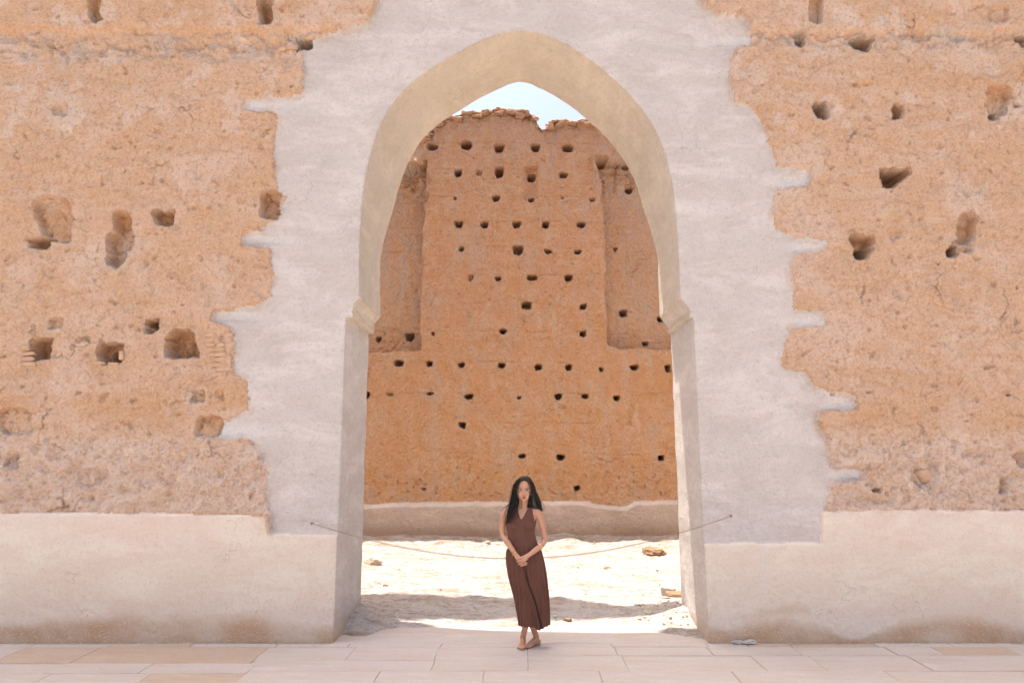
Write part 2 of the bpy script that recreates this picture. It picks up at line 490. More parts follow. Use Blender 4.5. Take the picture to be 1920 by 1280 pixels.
# cracks along contour lines
cr = np.abs(fbm(X, Z, .7, 5, 47))
h_e -= .010 * (1 - sstep(0, .012, cr)) * sstep(.02, .2, fbm(X, Z, 1.1, 2, 48))
# pits
pit = fbm(X, Z, .07, 2, 49)
h_e -= .016 * sstep(.44, .54, pit)
pit2 = fbm(X, Z, .15, 2, 50)
h_e -= .026 * sstep(.50, .56, pit2)
h_p = .006 * fbm(X, Z, .9, 3, 51) + .0045 * fbm(X, Z, .14, 4, 52) + .002 * fbm(X, Z, .035, 2, 53)
h_p += .006 * np.sin(Z * 2 * np.pi / .78 + 2 * fbm(X, Z, 1.5, 2, 54)) * 0.6
h_r = .006 * fbm(X, Z, 1.4, 3, 55) + .0025 * fbm(X, Z, .25, 3, 56) + .022
h_r += .004 * (1 - sstep(0, 90, 1203 - PY)) * fbm(X, Z, .05, 3, 57)
lip = .030 * sstep(-1, 5, sd_pl) * np.exp(-np.clip(sd_pl, 0, 200) / 40)
H = h_e + lip
kp = 1 - sstep(-1.2, 2.2, sd_pl)
H = H * (1 - kp) + (h_p - .012) * kp
kr = 1 - sstep(-2.0, 1.5, sd_rn)
H = H * (1 - kr) + h_r * kr

# --- the pale grooves where scaffold holes were plastered over
white = np.zeros_like(X)
for (x0, x1, yc, hh, sgn) in [(458, 570, 196, 15, -1), (460, 575, 449, 15, -1), (412, 540, 806, 22, -1), (402, 530, 592, 18, -1), (1300, 1403, 77, 17, 1), (1446, 1514, 341, 18, 1), (1466, 1548, 463, 15, 1), (1460, 1548, 602, 16, 1), (1532, 1602, 757, 18, 1), (1540, 1615, 889, 16, 1)]:
    q = (PY + 2 * fbm(X, Z, .1, 2, 61) - yc) / (hh / 2)
    along = sstep(x0 - 2, x0 + 5, WX * .3 + PX * .7) * (1 - sstep(x1 - 5, x1 + 2, WX * .3 + PX * .7))
    fade = (1 - sstep(x0 + 40, x1, PX)) if sgn < 0 else sstep(x0, x1 - 45, PX)
    prof = np.where(np.abs(q) < 1.15, np.sqrt(np.clip(1 - (q / 1.15) ** 2, 0, 1)), 0)
    H = H * (1 - along * fade * (np.abs(q) < 1.15)) + along * fade * (np.abs(q) < 1.15) * (-.010 - .015 * prof)
    white = np.maximum(white, along * (np.abs(q) < 1.1) * (.15 + .55 * fade) * np.exp(-np.clip(np.abs(q + .1) - .6, 0, 2) * 2))

# --- scaffold holes: cx, cy, w, h, depth, widening towards the top, lean
front_holes = [
 (100, 410, 66, 86, .10, .2, -.25), (74, 455, 46, 16, .17, .2, 0), (233, 432, 34, 72, .17, .05, -.15), (218, 468, 40, 66, .16, -.05, -.12), (309, 409, 42, 28, .17, .1, 0),
 (285, 606, 23, 13, .40, .15, 0), (284, 617, 23, 16, .12, .1, 0), (103, 606, 26, 24, .05, 0, 0), (341, 644, 58, 54, .22, -.30, 0), (208, 663, 46, 40, .20, .1, 0), (208, 668, 28, 22, .30, .1, 0),
 (76, 655, 38, 40, .22, .1, .1), (508, 386, 38, 54, .13, .2, 0), (187, 22, 21, 54, .13, 0, 0), (187, 42, 20, 14, .25, 0, 0), (502, 25, 26, 56, .22, .1, 0), (570, 84, 26, 22, .38, .5, .2),
 (372, 742, 26, 26, .055, 0, 0), (392, 800, 46, 42, .07, -.1, 0), (110, 205, 30, 24, .045, 0, 0), (24, 866, 30, 26, .07, 0, 0), (30, 790, 60, 50, .05, 0, 0), (165, 895, 46, 34, .04, 0, 0),
 (1497, 68, 26, 16, .10, .2, 0), (1498, 81, 19, 15, .40, .2, 0), (1617, 84, 34, 24, .42, .45, 0), (1537, 210, 24, 32, .40, .1, 0), (1682, 206, 22, 18, .16, .1, 0), (1682, 218, 19, 17, .40, .1, 0),
 (1872, 186, 44, 62, .10, .25, 0), (1867, 215, 19, 16, .33, .3, 0), (1672, 334, 46, 36, .42, .7, .35), (1616, 456, 42, 26, .20, .35, 0), (1616, 475, 30, 20, .42, .3, 0),
 (1812, 428, 34, 58, .13, .1, .15), (1785, 470, 20, 24, .38, .2, .3), (1800, 462, 40, 26, .08, 0, 0), (1525, 22, 24, 58, .11, 0, 0), (1916, 76, 16, 18, .40, .2, 0), (1735, 888, 52, 50, .04, 0, 0),
 (1680, 440, 24, 14, .03, 0, 0), (1822, 335, 54, 60, .020, 0, 0), (1909, 199, 12, 5, .12, 0, 0), (1895, 740, 7, 5, .08, 0, 0), (1640, 918, 14, 8, .12, 0, 0), (1882, 912, 14, 34, .08, 0, 0), (1865, 34, 36, 30, .05, 0, 0), (1560, 738, 8, 5, .06, 0, 0),
 (1918, 862, 24, 30, .07, 0, 0)]
ochre = .55 * np.exp(-((PY - 765) / 36) ** 2) * sstep(-.25, .35, fbm(X, Z, 1.2, 3, 71)) * 1.2
grey = np.zeros_like(X)
def carve(Hh, holes, PXs, PYs, Xs, Zs, seed, edge_px, oc=None, gr=None, oval=4.0, warp=1.3):
    nx_ = PXs + edge_px * warp * fbm(Xs, Zs, .13, 4, seed, .6); ny_ = PYs + edge_px * warp * fbm(Xs, Zs, .13, 4, seed + 3, .6)
    cut = np.zeros_like(Hh)
    for (cx, cy, w, h, dep, wid, lean) in holes:
        m = np.where((np.abs(PXs - cx) < w * 1.6 + 12) & (np.abs(PYs - cy) < h * 1.6 + 12))[0]
        if len(m) == 0: continue
        v = (ny_[m] - cy) / (h / 2)
        a = (w / 2) * (1 - wid * np.clip(v, -1, 1) * .7)
        u = (nx_[m] - cx + lean * v * w / 2) / a
        d = (np.abs(u) ** oval + np.abs(v) ** oval) ** (1 / oval)
        s = (1 - d) * min(w, h) / 2
        k = sstep(-edge_px * .35, edge_px * 1.1, s)
        cut[m] = np.maximum(cut[m], dep * k * (1 + .12 * np.clip(fbm(Xs[m], Zs[m], .12, 3, seed + 5, .6) * 2, -1, 1)))
        rim = np.exp(-(s / (edge_px * 2.2)) ** 2)
        Hh[m] += (.010 if dep > .1 else .004) * rim * (s < 0)
        if oc is not None and dep > .06:
            oc[m] = np.maximum(oc[m], k * (.85 if dep < .35 else .35))
        if gr is not None:
            gr[m] = np.maximum(gr[m], .5 * rim * (v > .3))
    return Hh - cut
H = carve(H, front_holes, PX, PY, X, Z, 81, 2.0, ochre, grey, 4.0, 3.0)
# rounded and slightly worn arris of the opening
dist_open = np.abs(np.abs(X) - half_width_at(Z))
near = (Z < apex_z + .2) & (dist_open < .4)
dmin = np.full(X.shape, 1.0)
idx = np.where((np.abs(X) < JAMB + .08) & (Z < apex_z + .08))[0]
for s in range(0, len(idx), 2000):
    k = idx[s:s + 2000]
    d = (X[k][:, None] - OUT_L[None, ::4, 0]) ** 2 + (Z[k][:, None] - OUT_L[None, ::4, 1]) ** 2
    dmin[k] = np.sqrt(d.min(1))
rw = .018 + .012 * fbm(X, Z, .5, 3, 91) + .01 * (Z < Z_IMP)
H -= np.where(dmin < rw, .02 * (1 - np.sqrt(np.clip(1 - (1 - dmin / rw) ** 2, 0, 1))), 0)
# --- colour fields that belong to the surface
pale = np.clip(rough_zone * (.9 + .5 * fbm(X, Z, .5, 3, 72)) + .55 * sstep(.12, .4, fbm(X, Z, .9, 4, 73)) + .7 * sstep(.2, .35, fbm(X, Z, .35, 4, 74)) * (PY < 260)
               + .35 * np.exp(-np.clip(sd_pl, 0, 300) / 22) * sstep(-.1, .3, fbm(X, Z, .3, 3, 75)) + crumb * .3, 0, 1)
grey = np.clip(grey + crumb * sstep(0, .35, fbm(X, Z, .25, 4, 76)) * .8 + .8 * np.exp(-((PX - 120) / 30) ** 2 - ((PY - 165) / 45) ** 2) * sstep(-.2, .3, fbm(X, Z, .2, 3, 77)), 0, 1)
foot = 1203 - PY
st_h = 26 + 26 * fbm(X, Z * 0, 1.1, 3, 78) + 26 * np.exp(-((PX - 330) / 210) ** 2) + 12 * np.exp(-((PX - 60) / 120) ** 2) + 24 * np.exp(-((PX - 1790) / 110) ** 2) + 18 * np.exp(-((PX - 1500) / 90) ** 2) - 28 * np.exp(-((PX - 1120 - 470) / 60) ** 2)
stain = (1 - sstep(st_h * .55, st_h * 1.15 + 4, foot + 6 * fbm(X, Z, .2, 3, 79))) * np.clip(.85 + .6 * fbm(X, Z, .5, 4, 80), 0, 1) * is_render
stain = np.maximum(stain, .4 * np.exp(-((foot - 60 - 10 * fbm(X, Z, .5, 2, 70)) / 9) ** 2) * ((PX > 1420) & (PX < 1760)) * sstep(-.1, .3, fbm(X, Z, .5, 3, 69)))
stain = np.maximum(stain, .35 * (sd_pl > -9) * is_plaster * sstep(0, .3, fbm(X, Z, .2, 3, 68)))
# white drips below the plaster on the right
dr = sstep(.12, .30, fbm(X * 6, Z * .25, .25, 3, 66)) * ((PX > 1380) & (PX < 1465)) * (1 - sstep(1040, 1140 , PY + 60 * fbm(X * 4, Z * 0, .2, 2, 65))) * (PY > 1019)
white = np.clip(np.maximum(white, .75 * dr), 0, 1)
white = np.maximum(white, .35 * np.exp(-((np.abs(((Z - .35) % .78) - .39) - .0) / .05) ** 2) * is_plaster * sstep(0, .4, fbm(X, Z, .8, 3, 64)))

V = np.stack([X, -H, Z], 1)
# the soffit and the jambs: carry the outline of the opening through the wall
OS0 = resample(outline, 0.02)
OS = OS0 + np.stack([lean(OS0[:, 0], OS0[:, 1]), OS0[:, 0] * 0], 1)
tan_ = np.gradient(OS, axis=0); tan_ /= np.linalg.norm(tan_, axis=1, keepdims=True)
outn = np.stack([tan_[:, 1], -tan_[:, 0]], 1)                 # pointing into the wall
for _ in range(4): outn[1:-1] = (outn[:-2] + outn[1:-1] * 2 + outn[2:]) / 4
arc = np.concatenate([[0], np.cumsum(np.linalg.norm(np.diff(OS, axis=0), axis=1))])
bidx = np.where(SNAP)[0]
eh = np.array([V[bidx[np.argmin((X[bidx] - p[0]) ** 2 + (Z[bidx] - p[1]) ** 2)], 1] for p in OS])
ny = 34
ys = np.concatenate([[0], np.linspace(.02, WALL_T, ny)])
sv = []
for j, yv in enumerate(ys):
    yj = np.full(len(OS), yv)
    k_ = 0 if j == 0 else min(1, yv / .08)
    dsp = (.014 * fbm(arc, yj, .6, 4, 95) + .005 * fbm(arc, yj, .1, 3, 96)) * k_
    yy = eh - .001 if j == 0 else np.maximum(yj, eh + .008 * j)
    sv.append(np.stack([OS[:, 0] + taper(OS0[:, 0], OS0[:, 1], yv / WALL_T) + outn[:, 0] * dsp, yy, OS[:, 1] + outn[:, 1] * dsp], 1))
sv = np.concatenate(sv)
ne = len(OS)
a = np.arange(ne - 1)
sq = np.concatenate([np.stack([a + j * ne, a + (j + 1) * ne, a + 1 + (j + 1) * ne, a + 1 + j * ne], 1) for j in range(ny)])

NV = vert_normals(V, Q)
fr = is_render[Q].mean(1) >= .5
fp = ((is_plaster | is_render)[Q].mean(1) >= .5) & is_plaster[Q].any(1) & ~fr
arch = empty('arch_wall', (0, 0, 0), label='tall ochre rammed earth wall with a grey plastered pointed archway', cat='wall')
at_all = dict(ochre=np.clip(ochre, 0, 1), pale=pale, grey=grey, white=white, stain=stain)
link_mesh('earth_face', submesh('earth_face', V, Q, ~fp & ~fr, {k: at_all[k] for k in ('ochre', 'pale', 'grey')}, NV), MAT['earth'], arch, label='crumbling orange earth face with square scaffold holes')
link_mesh('plaster_surround', submesh('plaster_surround', V, Q, fp, {k: at_all[k] for k in ('white', 'stain')}, NV), MAT['plaster'], arch, label='grey plaster surround with ragged stepped edges')
link_mesh('base_render', submesh('base_render', V, Q, fr, {k: at_all[k] for k in ('white', 'stain')}, NV), MAT['render'], arch, label='smooth pink render along the foot of the wall')
mz = sv[:, 2]
s_attr = dict(white=np.zeros(len(sv)), stain=np.clip((.16 + .1 * fbm(sv[:, 1] + 4, mz, .3, 3, 97) - mz) * 5, 0, .8))
jm = mz[sq].mean(1) < Z_IMP + .12
SN = vert_normals(sv, sq)
link_mesh('soffit', submesh('soffit', sv, sq, ~jm, s_attr), MAT['soffit'], arch, label='tan plastered underside of the arch')
for sgn in (-1, 1):
    link_mesh('jamb', submesh('jamb', sv, sq, jm & (np.sign(sv[:, 0])[sq].mean(1) * sgn > 0), s_attr), MAT['jamb'], arch)
# back and top of the wall
bx_ = axis(-2.1, 2.1, .05, -15, 15, 1.5); bz_ = axis(-0.06, 5.9, .05, -0.06, 11.8, 1.5)
BX, BZ, BQ, _ = snapped_grid(bx_, bz_)
BX = BX + lean(BX, BZ) + taper(BX, BZ, 1.0)
bv = np.stack([BX, np.full_like(BX, WALL_T), BZ], 1)
link_mesh('back_face', np_mesh('back_face', bv, BQ[:, ::-1], attrs=dict(ochre=BX * 0, pale=BX * 0, grey=BX * 0)), MAT['earth'], arch)
tv = np.array([(-15, -.2, 11.7), (15, -.2, 11.7), (15, WALL_T + .05, 11.7), (-15, WALL_T + .05, 11.7), (-15, -.2, 11.9), (15, -.2, 11.9), (15, WALL_T + .05, 11.9), (-15, WALL_T + .05, 11.9)], float)
tq = np.array([(3, 2, 1, 0), (4, 5, 6, 7), (0, 1, 5, 4), (1, 2, 6, 5), (2, 3, 7, 6), (3, 0, 4, 7)])
link_mesh('coping', np_mesh('coping', tv, tq, smooth=False), MAT['brick'], arch)

# imposts: moulded blocks on which the arch springs
for sgn in (-1, 1):
    aw = float(hw_arch[0])
    prof = [(JAMB + .02, -.015), (JAMB - .045, -.015), (JAMB - .056, -.005), (JAMB - .058, .01), (JAMB - .056, .035), (JAMB - .046, .05), (JAMB - .050, .062)]
    top = .205
    for k in range(9):                       # hollow curve flaring out to the arch
        t_ = k / 8 * math.pi / 2
        prof.append((JAMB - .052 - (JAMB - .052 - aw + .004) * (1 - math.cos(t_)), .066 + (top - .066) * math.sin(t_)))
    prof += [(aw - .002, top + .012), (aw + .03, top + .02), (JAMB + .02, top + .02)]
    ysn = list(np.linspace(.017, WALL_T - .004, 12))
    n = len(prof)
    vv = []
    for yv in ysn:
        for i, (w, z) in enumerate(prof):
            wob = .004 * math.sin(yv * 7 + i) + .003 * math.sin(yv * 17 + i * 2.1)
            vv.append((sgn * (w - (wob if 0 < i < n - 1 else 0)), yv, Z_IMP + z - .03 + .4 * wob))
    faces = []
    for j in range(len(ysn) - 1):
        for i in range(n):
            q4 = (j * n + i, j * n + (i + 1) % n, (j + 1) * n + (i + 1) % n, (j + 1) * n + i)
            faces.append(q4 if sgn > 0 else q4[::-1])
    faces.append(tuple(range(n))[::-1] if sgn > 0 else tuple(range(n)))
    faces.append(tuple((len(ysn) - 1) * n + i for i in range(n))[::sgn])
    me = bpy.data.meshes.new('impost'); me.from_pydata(vv, [], faces); me.update()
    for p in me.polygons: p.use_smooth = len(p.vertices) == 4
    for k in ('white', 'stain'): me.attributes.new(k, 'FLOAT', 'POINT')
    o = link_mesh('impost', me, MAT['soffit'], arch)
    me.materials.append(MAT['plaster'])
    me.polygons[len(me.polygons) - 2].material_index = 1
    md = o.modifiers.new('edges', 'EDGE_SPLIT'); md.split_angle = R(38)

# exposed bricks set in the crumbling face
def wall_point(px, py, out=0.0):
    x, z = on_plane(px, py, 0.0)
    k = np.argmin((X - x) ** 2 + (Z - z) ** 2)
    return Vector((float(x), float(V[k, 1]) - out, float(z)))
bricks = []
for row in range(9):
    for k in range(random.choice((2, 3))):
        bricks.append((392 + 40 * random.random(), 628 + row * 9.2, random.uniform(16, 27), 7.0, .001))
bricks += [(52, 662, 24, 8, .012), (50, 672, 26, 8, .014), (54, 682, 28, 8, .012), (48, 651, 20, 8, .01), (92, 640, 12, 20, .01)]
bricks += [(188, 681, 24, 6, .02), (214, 682, 22, 6, .02), (231, 667, 9, 17, .02), (228, 652, 9, 12, .02), (190, 648, 12, 8, .0)]
bricks += [(498, 35, 16, 9, .0), (505, 22, 15, 10, .0), (500, 10, 14, 9, .0), (1524, 20, 15, 14, .0), (1525, 36, 14, 8, .0), (548, 90, 24, 9, .005), (528, 92, 18, 8, .005), (582, 73, 22, 6, -.002)]
bricks += [(326, 670, 30, 4, .03), (352, 670, 22, 4, .03)]
for (px, py, w, h, out) in bricks:
    p = wall_point(px, py, 0)
    me = box_mesh('brick', w / PXM, .06, h / PXM, .007, .006)
    o = link_mesh('brick', me, MAT['brick'], arch)
    o.location = p + Vector((0, .022 - out, 0)); o.rotation_euler = (random.uniform(-.06, .06), random.uniform(-.07, .07), random.uniform(-.15, .15))
stones = [(18, 772, 22), (34, 784, 18), (12, 796, 20), (40, 800, 16), (26, 812, 18), (52, 808, 13), (10, 866, 16), (28, 858, 11), (102, 606, 19), (372, 742, 17), (1735, 888, 30), (1905, 884, 18), (1911, 620, 12), (170, 898, 13), (300, 890, 15), (330, 885, 12), (345, 700, 8)]
for i, (px, py, s) in enumerate(stones):
    p = wall_point(px, py, 0)
    o = link_mesh('embedded_stone', rock_mesh('embedded_stone', s / PXM / 1.8, (1.15, .7, .9), i), MAT['brick'], arch)
    o.location = p + Vector((0, .024, 0)); o.rotation_euler = (0, random.uniform(-3, 3), 0)

# ================================================================== THE FAR WALL
_, FAR_Y = on_ground(979, 1006)
FAR_Y = float(FAR_Y)
xs = axis(-3.9, 3.9, 0.017, -14, 14); 
top_px = [(300, 250), (700, 262), (790, 262), (812, 240), (836, 224), (852, 217), (905, 209), (940, 205), (985, 211), (1003, 219), (1009, 238), (1016, 244), (1024, 241), (1034, 230), (1060, 227), (1110, 226), (1122, 233), (1150, 250), (1200, 262), (1800, 250)]
zmax = float(on_plane(979, 196, FAR_Y)[1])
zs = axis(-.1, zmax, 0.017, -.1, zmax)
Xf, Zf = [g.ravel() for g in np.meshgrid(xs, zs)]
tx, tz = on_plane(*np.array(top_px, float).T, FAR_Y)
top_z = np.interp(xs, tx, tz) + .05 * fbm(xs, xs * 0, .35, 3, 101) + .03 * fbm(xs, xs * 0, .08, 2, 102)
topf = np.interp(Xf, xs, top_z)
Zc = np.minimum(Zf, topf)
PXf, PYf = project(Xf, FAR_Y, Zc)
wxf = PXf + 4 * fbm(Xf, Zc, .3, 4, 103) + 2 * fbm(Xf, Zc, .07, 2, 104)
wyf = PYf + 4 * fbm(Xf, Zc, .3, 4, 105) + 2 * fbm(Xf, Zc, .07, 2, 106)
Hf = .035 * fbm(Xf, Zc, 1.3, 4, 107) + .024 * fbm(Xf, Zc, .3, 4, 108) + .013 * fbm(Xf, Zc, .08, 3, 109, .6)
# recessed bays on either side of the central pier
left_bay = [(300, 312), (770, 312), (798, 300), (800, 330), (793, 420), (788, 540), (787, 655), (690, 662), (300, 664)]
right_bay = [(1116, 300), (1126, 330), (1134, 420), (1137, 540), (1140, 645), (1160, 652), (1262, 655), (1700, 655), (1700, 300)]
for poly, dpt in ((left_bay, .48), (right_bay, .36)):
    sdb = poly_sdf(wxf, wyf, poly)
    Hf -= dpt * (1 - sstep(-3, 1.5, sdb))
# crumbled masonry at the shoulders, weathered crest
sh = np.exp(-((PYf - 320) / 38) ** 2) * ((PXf < 800) | (PXf > 1112))
Hf += sh * (.11 * fbm(Xf, Zc, .28, 4, 110, .6) + .05)
crest = np.exp(-np.clip(topf - Zc, 0, 9) / .22)
Hf += crest * (.14 * fbm(Xf, Zc, .3, 4, 111, .6) - .05)
# lift lines
for k, yl in enumerate((268, 318, 369, 415, 462, 515, 568, 620, 678, 736, 792, 850)):
    yy = yl + 2.5 * fbm(Xf, Zc, 1.2, 3, 120 + k) + (PXf - 979) * .006
    Hf -= .026 * np.exp(-((PYf - yy) / 1.3) ** 2) * sstep(-.1, .25, fbm(Xf, Zc, .8, 3, 140 + k))
# skim coat that has dropped away in patches
Hf += .007 * sstep(.06, .09, fbm(Xf, Zc, .9, 5, 112, .6)) - .008 * sstep(.20, .23, fbm(Xf, Zc, .6, 5, 113, .6)) + .008 * fbm(Xf, Zc, .04, 2, 116)
Hf -= .03 * sstep(.36, .46, fbm(Xf, Zc, .12, 2, 114)) * (.5 + .5 * sstep(860, 900, PYf))
Hf -= .03 * (np.exp(-((PXf - 996) / 13) ** 6) * ((PYf > 312) & (PYf < 372))) * 4
Hf -= .05 * np.exp(-((PXf - 936) / 8) ** 6) * ((PYf > 280) & (PYf < 330))
# plinth
pl_y = np.interp(PXf, [300, 690, 800, 1100, 1112, 1175, 1190, 1275, 1700], [946, 944, 940, 938, 944, 948, 938, 936, 936])
sdp = pl_y + 1.6 * fbm(Xf, Zc, .2, 4, 115) - PYf
Hf = Hf * (1 - .7 * (sdp < 0)) + .13 * (1 - sstep(-8, 0, sdp)) + .03 * sstep(0, 8, -sdp) * 0
far_holes = [(810, 275, 20, 12), (874, 273, 20, 16), (936, 278, 18, 14), (1004, 277, 16, 14), (1064, 278, 20, 14), (859, 325, 12, 14), (898, 325, 12, 10, .1), (936, 323, 15, 22), (996, 330, 14, 16), (1056, 329, 14, 11),
 (930, 373, 14, 11), (996, 374, 12, 10), (853, 372, 4, 4), (1055, 372, 8, 4, .1), (1110, 375, 9, 8, .15), (798, 370, 11, 16), (860, 421, 14, 12), (909, 422, 14, 13), (969, 421, 16, 13), (1023, 421, 12, 13), (1090, 421, 16, 10),
 (865, 467, 9, 8), (971, 469, 18, 18), (1028, 472, 14, 8), (1084, 473, 12, 8), (883, 521, 8, 14, .12), (934, 522, 10, 9), (997, 521, 18, 12), (1066, 521, 14, 12), (987, 572, 18, 15), (1094, 575, 12, 11), (1173, 582, 14, 13), (1244, 593, 12, 12), (1157, 459, 7, 7), (1183, 347, 14, 12), (1127, 300, 22, 14), (1175, 305, 9, 9),
 (702, 630, 9, 10), (762, 626, 17, 16), (811, 626, 5, 6), (943, 621, 12, 10), (1093, 625, 12, 11), (1215, 640, 10, 6), (748, 681, 17, 12), (805, 682, 10, 11), (865, 684, 12, 10), (940, 685, 12, 11), (1010, 688, 12, 11), (1066, 689, 11, 11), (1127, 693, 7, 6), (1189, 689, 14, 10), (1252, 691, 11, 14),
 (688, 740, 8, 12), (731, 738, 12, 6, .1), (806, 738, 12, 5), (879, 743, 15, 9), (973, 745, 7, 5), (1047, 743, 12, 12), (1097, 743, 12, 9), (1156, 746, 11, 10), (867, 797, 12, 11), (979, 855, 12, 8), (1051, 858, 13, 11), (1240, 859, 11, 11), (1082, 915, 10, 8), (794, 916, 8, 6, .12), (610, 690, 12, 11), (560, 745, 12, 10), (640, 520, 12, 11), (1330, 690, 12, 11), (1390, 745, 12, 10), (1350, 470, 12, 11), (1420, 580, 12, 11)]
fo = np.zeros_like(Xf); fg = np.zeros_like(Xf)
Hf = carve(Hf, [(h[0], h[1], h[2], h[3], h[4] if len(h) > 4 else .42, .3, 0) for h in far_holes], PXf, PYf, Xf, Zc, 150, 1.5, None, fg, 3.0)
fo = np.clip(.40 * sstep(540, 760, PYf) + .9 * np.exp(-((PYf - 890) / 30) ** 2) * sstep(-.3, .3, fbm(Xf, Zc, .9, 3, 151)) + .5 * sstep(.1, .4, fbm(Xf * 2, Zc * .5, 1.0, 4, 152)), 0, 1)
fpal = np.clip(.45 * sstep(.10, .5, fbm(Xf, Zc, .5, 6, 153, .7)) + .5 * sh + .8 * sstep(.2, .4, fbm(Xf * 2.2, Zc * .7, .5, 4, 154)) * (np.exp(-((PXf - 1215) / 45) ** 2 - ((PYf - 770) / 35) ** 2) + np.exp(-((PXf - 1030) / 30) ** 2 - ((PYf - 600) / 45) ** 2) + .3), 0, 1)
in_bay = (PYf > 300) & (PYf < 655) & ((PXf < 792) | (PXf > 1136))
fg = np.clip(fg + in_bay * (.30 + .5 * fbm(Xf * 2, Zc * .6, .6, 5, 156)) + .35 * sstep(.1, .4, fbm(Xf * 1.6, Zc * .6, .7, 6, 157, .65)) + .7 * sh * sstep(0, .3, fbm(Xf, Zc, .25, 3, 155)) + .5 * crest, 0, 1)
vf = np.stack([Xf, FAR_Y - Hf, Zc], 1)
qf = grid_quads(len(xs), len(zs))
keep = (Zf <= topf + .04)[qf].any(1)
qf = qf[keep]
plf = (sdp < 0)[qf].mean(1) > .5
NF = vert_normals(vf, qf)
far = empty('far_wall', (0, FAR_Y, 0), label='orange rammed earth wall across the court riddled with square holes', cat='wall')
link_mesh('earth_face', submesh('earth_face', vf, qf, ~plf, dict(ochre=fo, pale=fpal, grey=fg), NF), MAT['earth_far'], far)
link_mesh('plinth', submesh('plinth', vf, qf, plf, dict(white=.35 * np.exp(-((sdp + 5) / 5) ** 2), stain=.7 * (1 - sstep(0, 34, 1008 - PYf))), NF), MAT['plinth_far'], far, label='brownish grey plastered plinth at the foot of the wall')  # white band along the top paints in the light on the ledge
# body behind the face so that the crest has thickness
cv = []
for i, x in enumerate(xs):
    cv += [(x, FAR_Y + .10, top_z[i] - .02), (x, FAR_Y + .9, top_z[i] - .12), (x, FAR_Y + 1.0, -.1)]
cq = []
for i in range(len(xs) - 1):
    for k in range(2):
        cq.append((i * 3 + k, (i + 1) * 3 + k, (i + 1) * 3 + k + 1, i * 3 + k + 1))
link_mesh('wall_core', np_mesh('wall_core', np.array(cv), np.array(cq), attrs={k: np.zeros(len(cv)) for k in ('ochre', 'pale', 'grey')}), MAT['earth_far'], far)
# closing strip between face and core
i_ = np.arange(len(xs) - 1)
fy = FAR_Y + .0 * xs
sv2 = np.concatenate([np.stack([xs, fy - .02, top_z], 1), np.stack([xs, fy + .11, top_z - .005], 1)])
link_mesh('crest', np_mesh('crest', sv2, np.stack([i_, i_ + 1, i_ + 1 + len(xs), i_ + len(xs)], 1), attrs={k: np.zeros(len(sv2)) for k in ('ochre', 'pale', 'grey')}), MAT['earth_far'], far)
# loose bricks and stones lying along the crest
rb = [box_mesh('rubble_brick', random.uniform(.10, .24), random.uniform(.10, .16), random.uniform(.035, .06), .012, .014) for _ in range(5)]
rs = [rock_mesh('rubble_stone', random.uniform(.04, .085), (1.2, 1, .7), 40 + k) for k in range(4)]
for k in range(120):
    px = random.uniform(790, 1170)
    if 1008 < px < 1030: continue
    x, _ = on_plane(px, 215, FAR_Y)
    tz_ = float(np.interp(x, xs, top_z))
    st_ = k % 3 != 0
    nm = 'rubble_brick' if st_ else 'rubble_stone'
    o = link_mesh(nm, random.choice(rb if st_ else rs), MAT['brick_far'], far)
    lay = random.choice((-.12, -.08, -.05, -.02, 0.0, 0.0))
    o.location = (float(x), FAR_Y + random.uniform(-.06, .22) if lay >= 0 else FAR_Y - random.uniform(.0, .05), tz_ + lay)
    o.rotation_euler = (random.uniform(-.15, .15), random.uniform(-.15, .15), random.uniform(-.5, .5))
for (px, py) in ((932, 206), (939, 203), (934, 200), (1047, 228), (1046, 223), (1056, 226), (1058, 222), (958, 207), (967, 208)):
    x, z = on_plane(px, py, FAR_Y)
    o = link_mesh('rubble_stone', random.choice(rs), MAT['brick_far'], far); o.location = (float(x), FAR_Y + .04, float(z) - .03); o.scale = (.7, .7, .7)
# masonry rubble in the shoulders
for k in range(70):
    left = k < 26
    px = random.uniform(735, 796) if left else random.uniform(1122, 1215)
    py = random.uniform(300, 348)
    x, z = on_plane(px, py, FAR_Y)
    o = link_mesh('rubble_stone', random.choice(rs + rs + rb[:1]), MAT['brick_far'], far)
    kk = np.argmin((Xf - float(x)) ** 2 + (Zc - float(z)) ** 2)
    o.location = (float(x), float(vf[kk, 1]) + random.uniform(.0, .03), float(z)); o.rotation_euler = (random.uniform(-.3, .3), random.uniform(-.3, .3), random.uniform(-.5, .5))

# ================================================================== GROUND
bigground = np_mesh('ground', np.array([(-300, -300, -.06), (300, -300, -.06), (300, 600, -.06), (-300, 600, -.06)], float), np.array([(0, 1, 2, 3)]), attrs=dict(ochre=np.zeros(4)))
link_mesh('ground', bigground, MAT['ground'], kind='structure')
# chalky floor of the court behind the arch
DOOR_Y = .62
gx = axis(-3.4, 3.4, .02, -14, 14); gy = axis(.06, FAR_Y, .02, .06, FAR_Y + .05)
GX, GY = [g.ravel() for g in np.meshgrid(gx, gy)]
ter = fbm(GX, GY * 3.2, 1.5, 4, 161)
tstep = np.floor(ter * 5) / 5
tfr = ter * 5 - np.floor(ter * 5)
terr = tstep + .2 * sstep(.0, .18, tfr)
GZ = .02 + .065 * terr + .032 * fbm(GX, GY * 1.5, .5, 4, 162) + .022 * fbm(GX, GY * 2, .14, 4, 163, .62)
mound = lambda x, y, rx_, ry_, h: h * np.exp(-((GX - x) / rx_) ** 2 - ((GY - y) / ry_) ** 2)
GZ += mound(-1.95, 1.0, .3, .4, .07) + mound(-1.78, .62, .25, .18, .05) + mound(1.95, 1.05, .4, .35, .09) + mound(1.8, .7, .3, .2, .04)
far_t = sstep(FAR_Y - 2.6, FAR_Y - 1.2, GY)
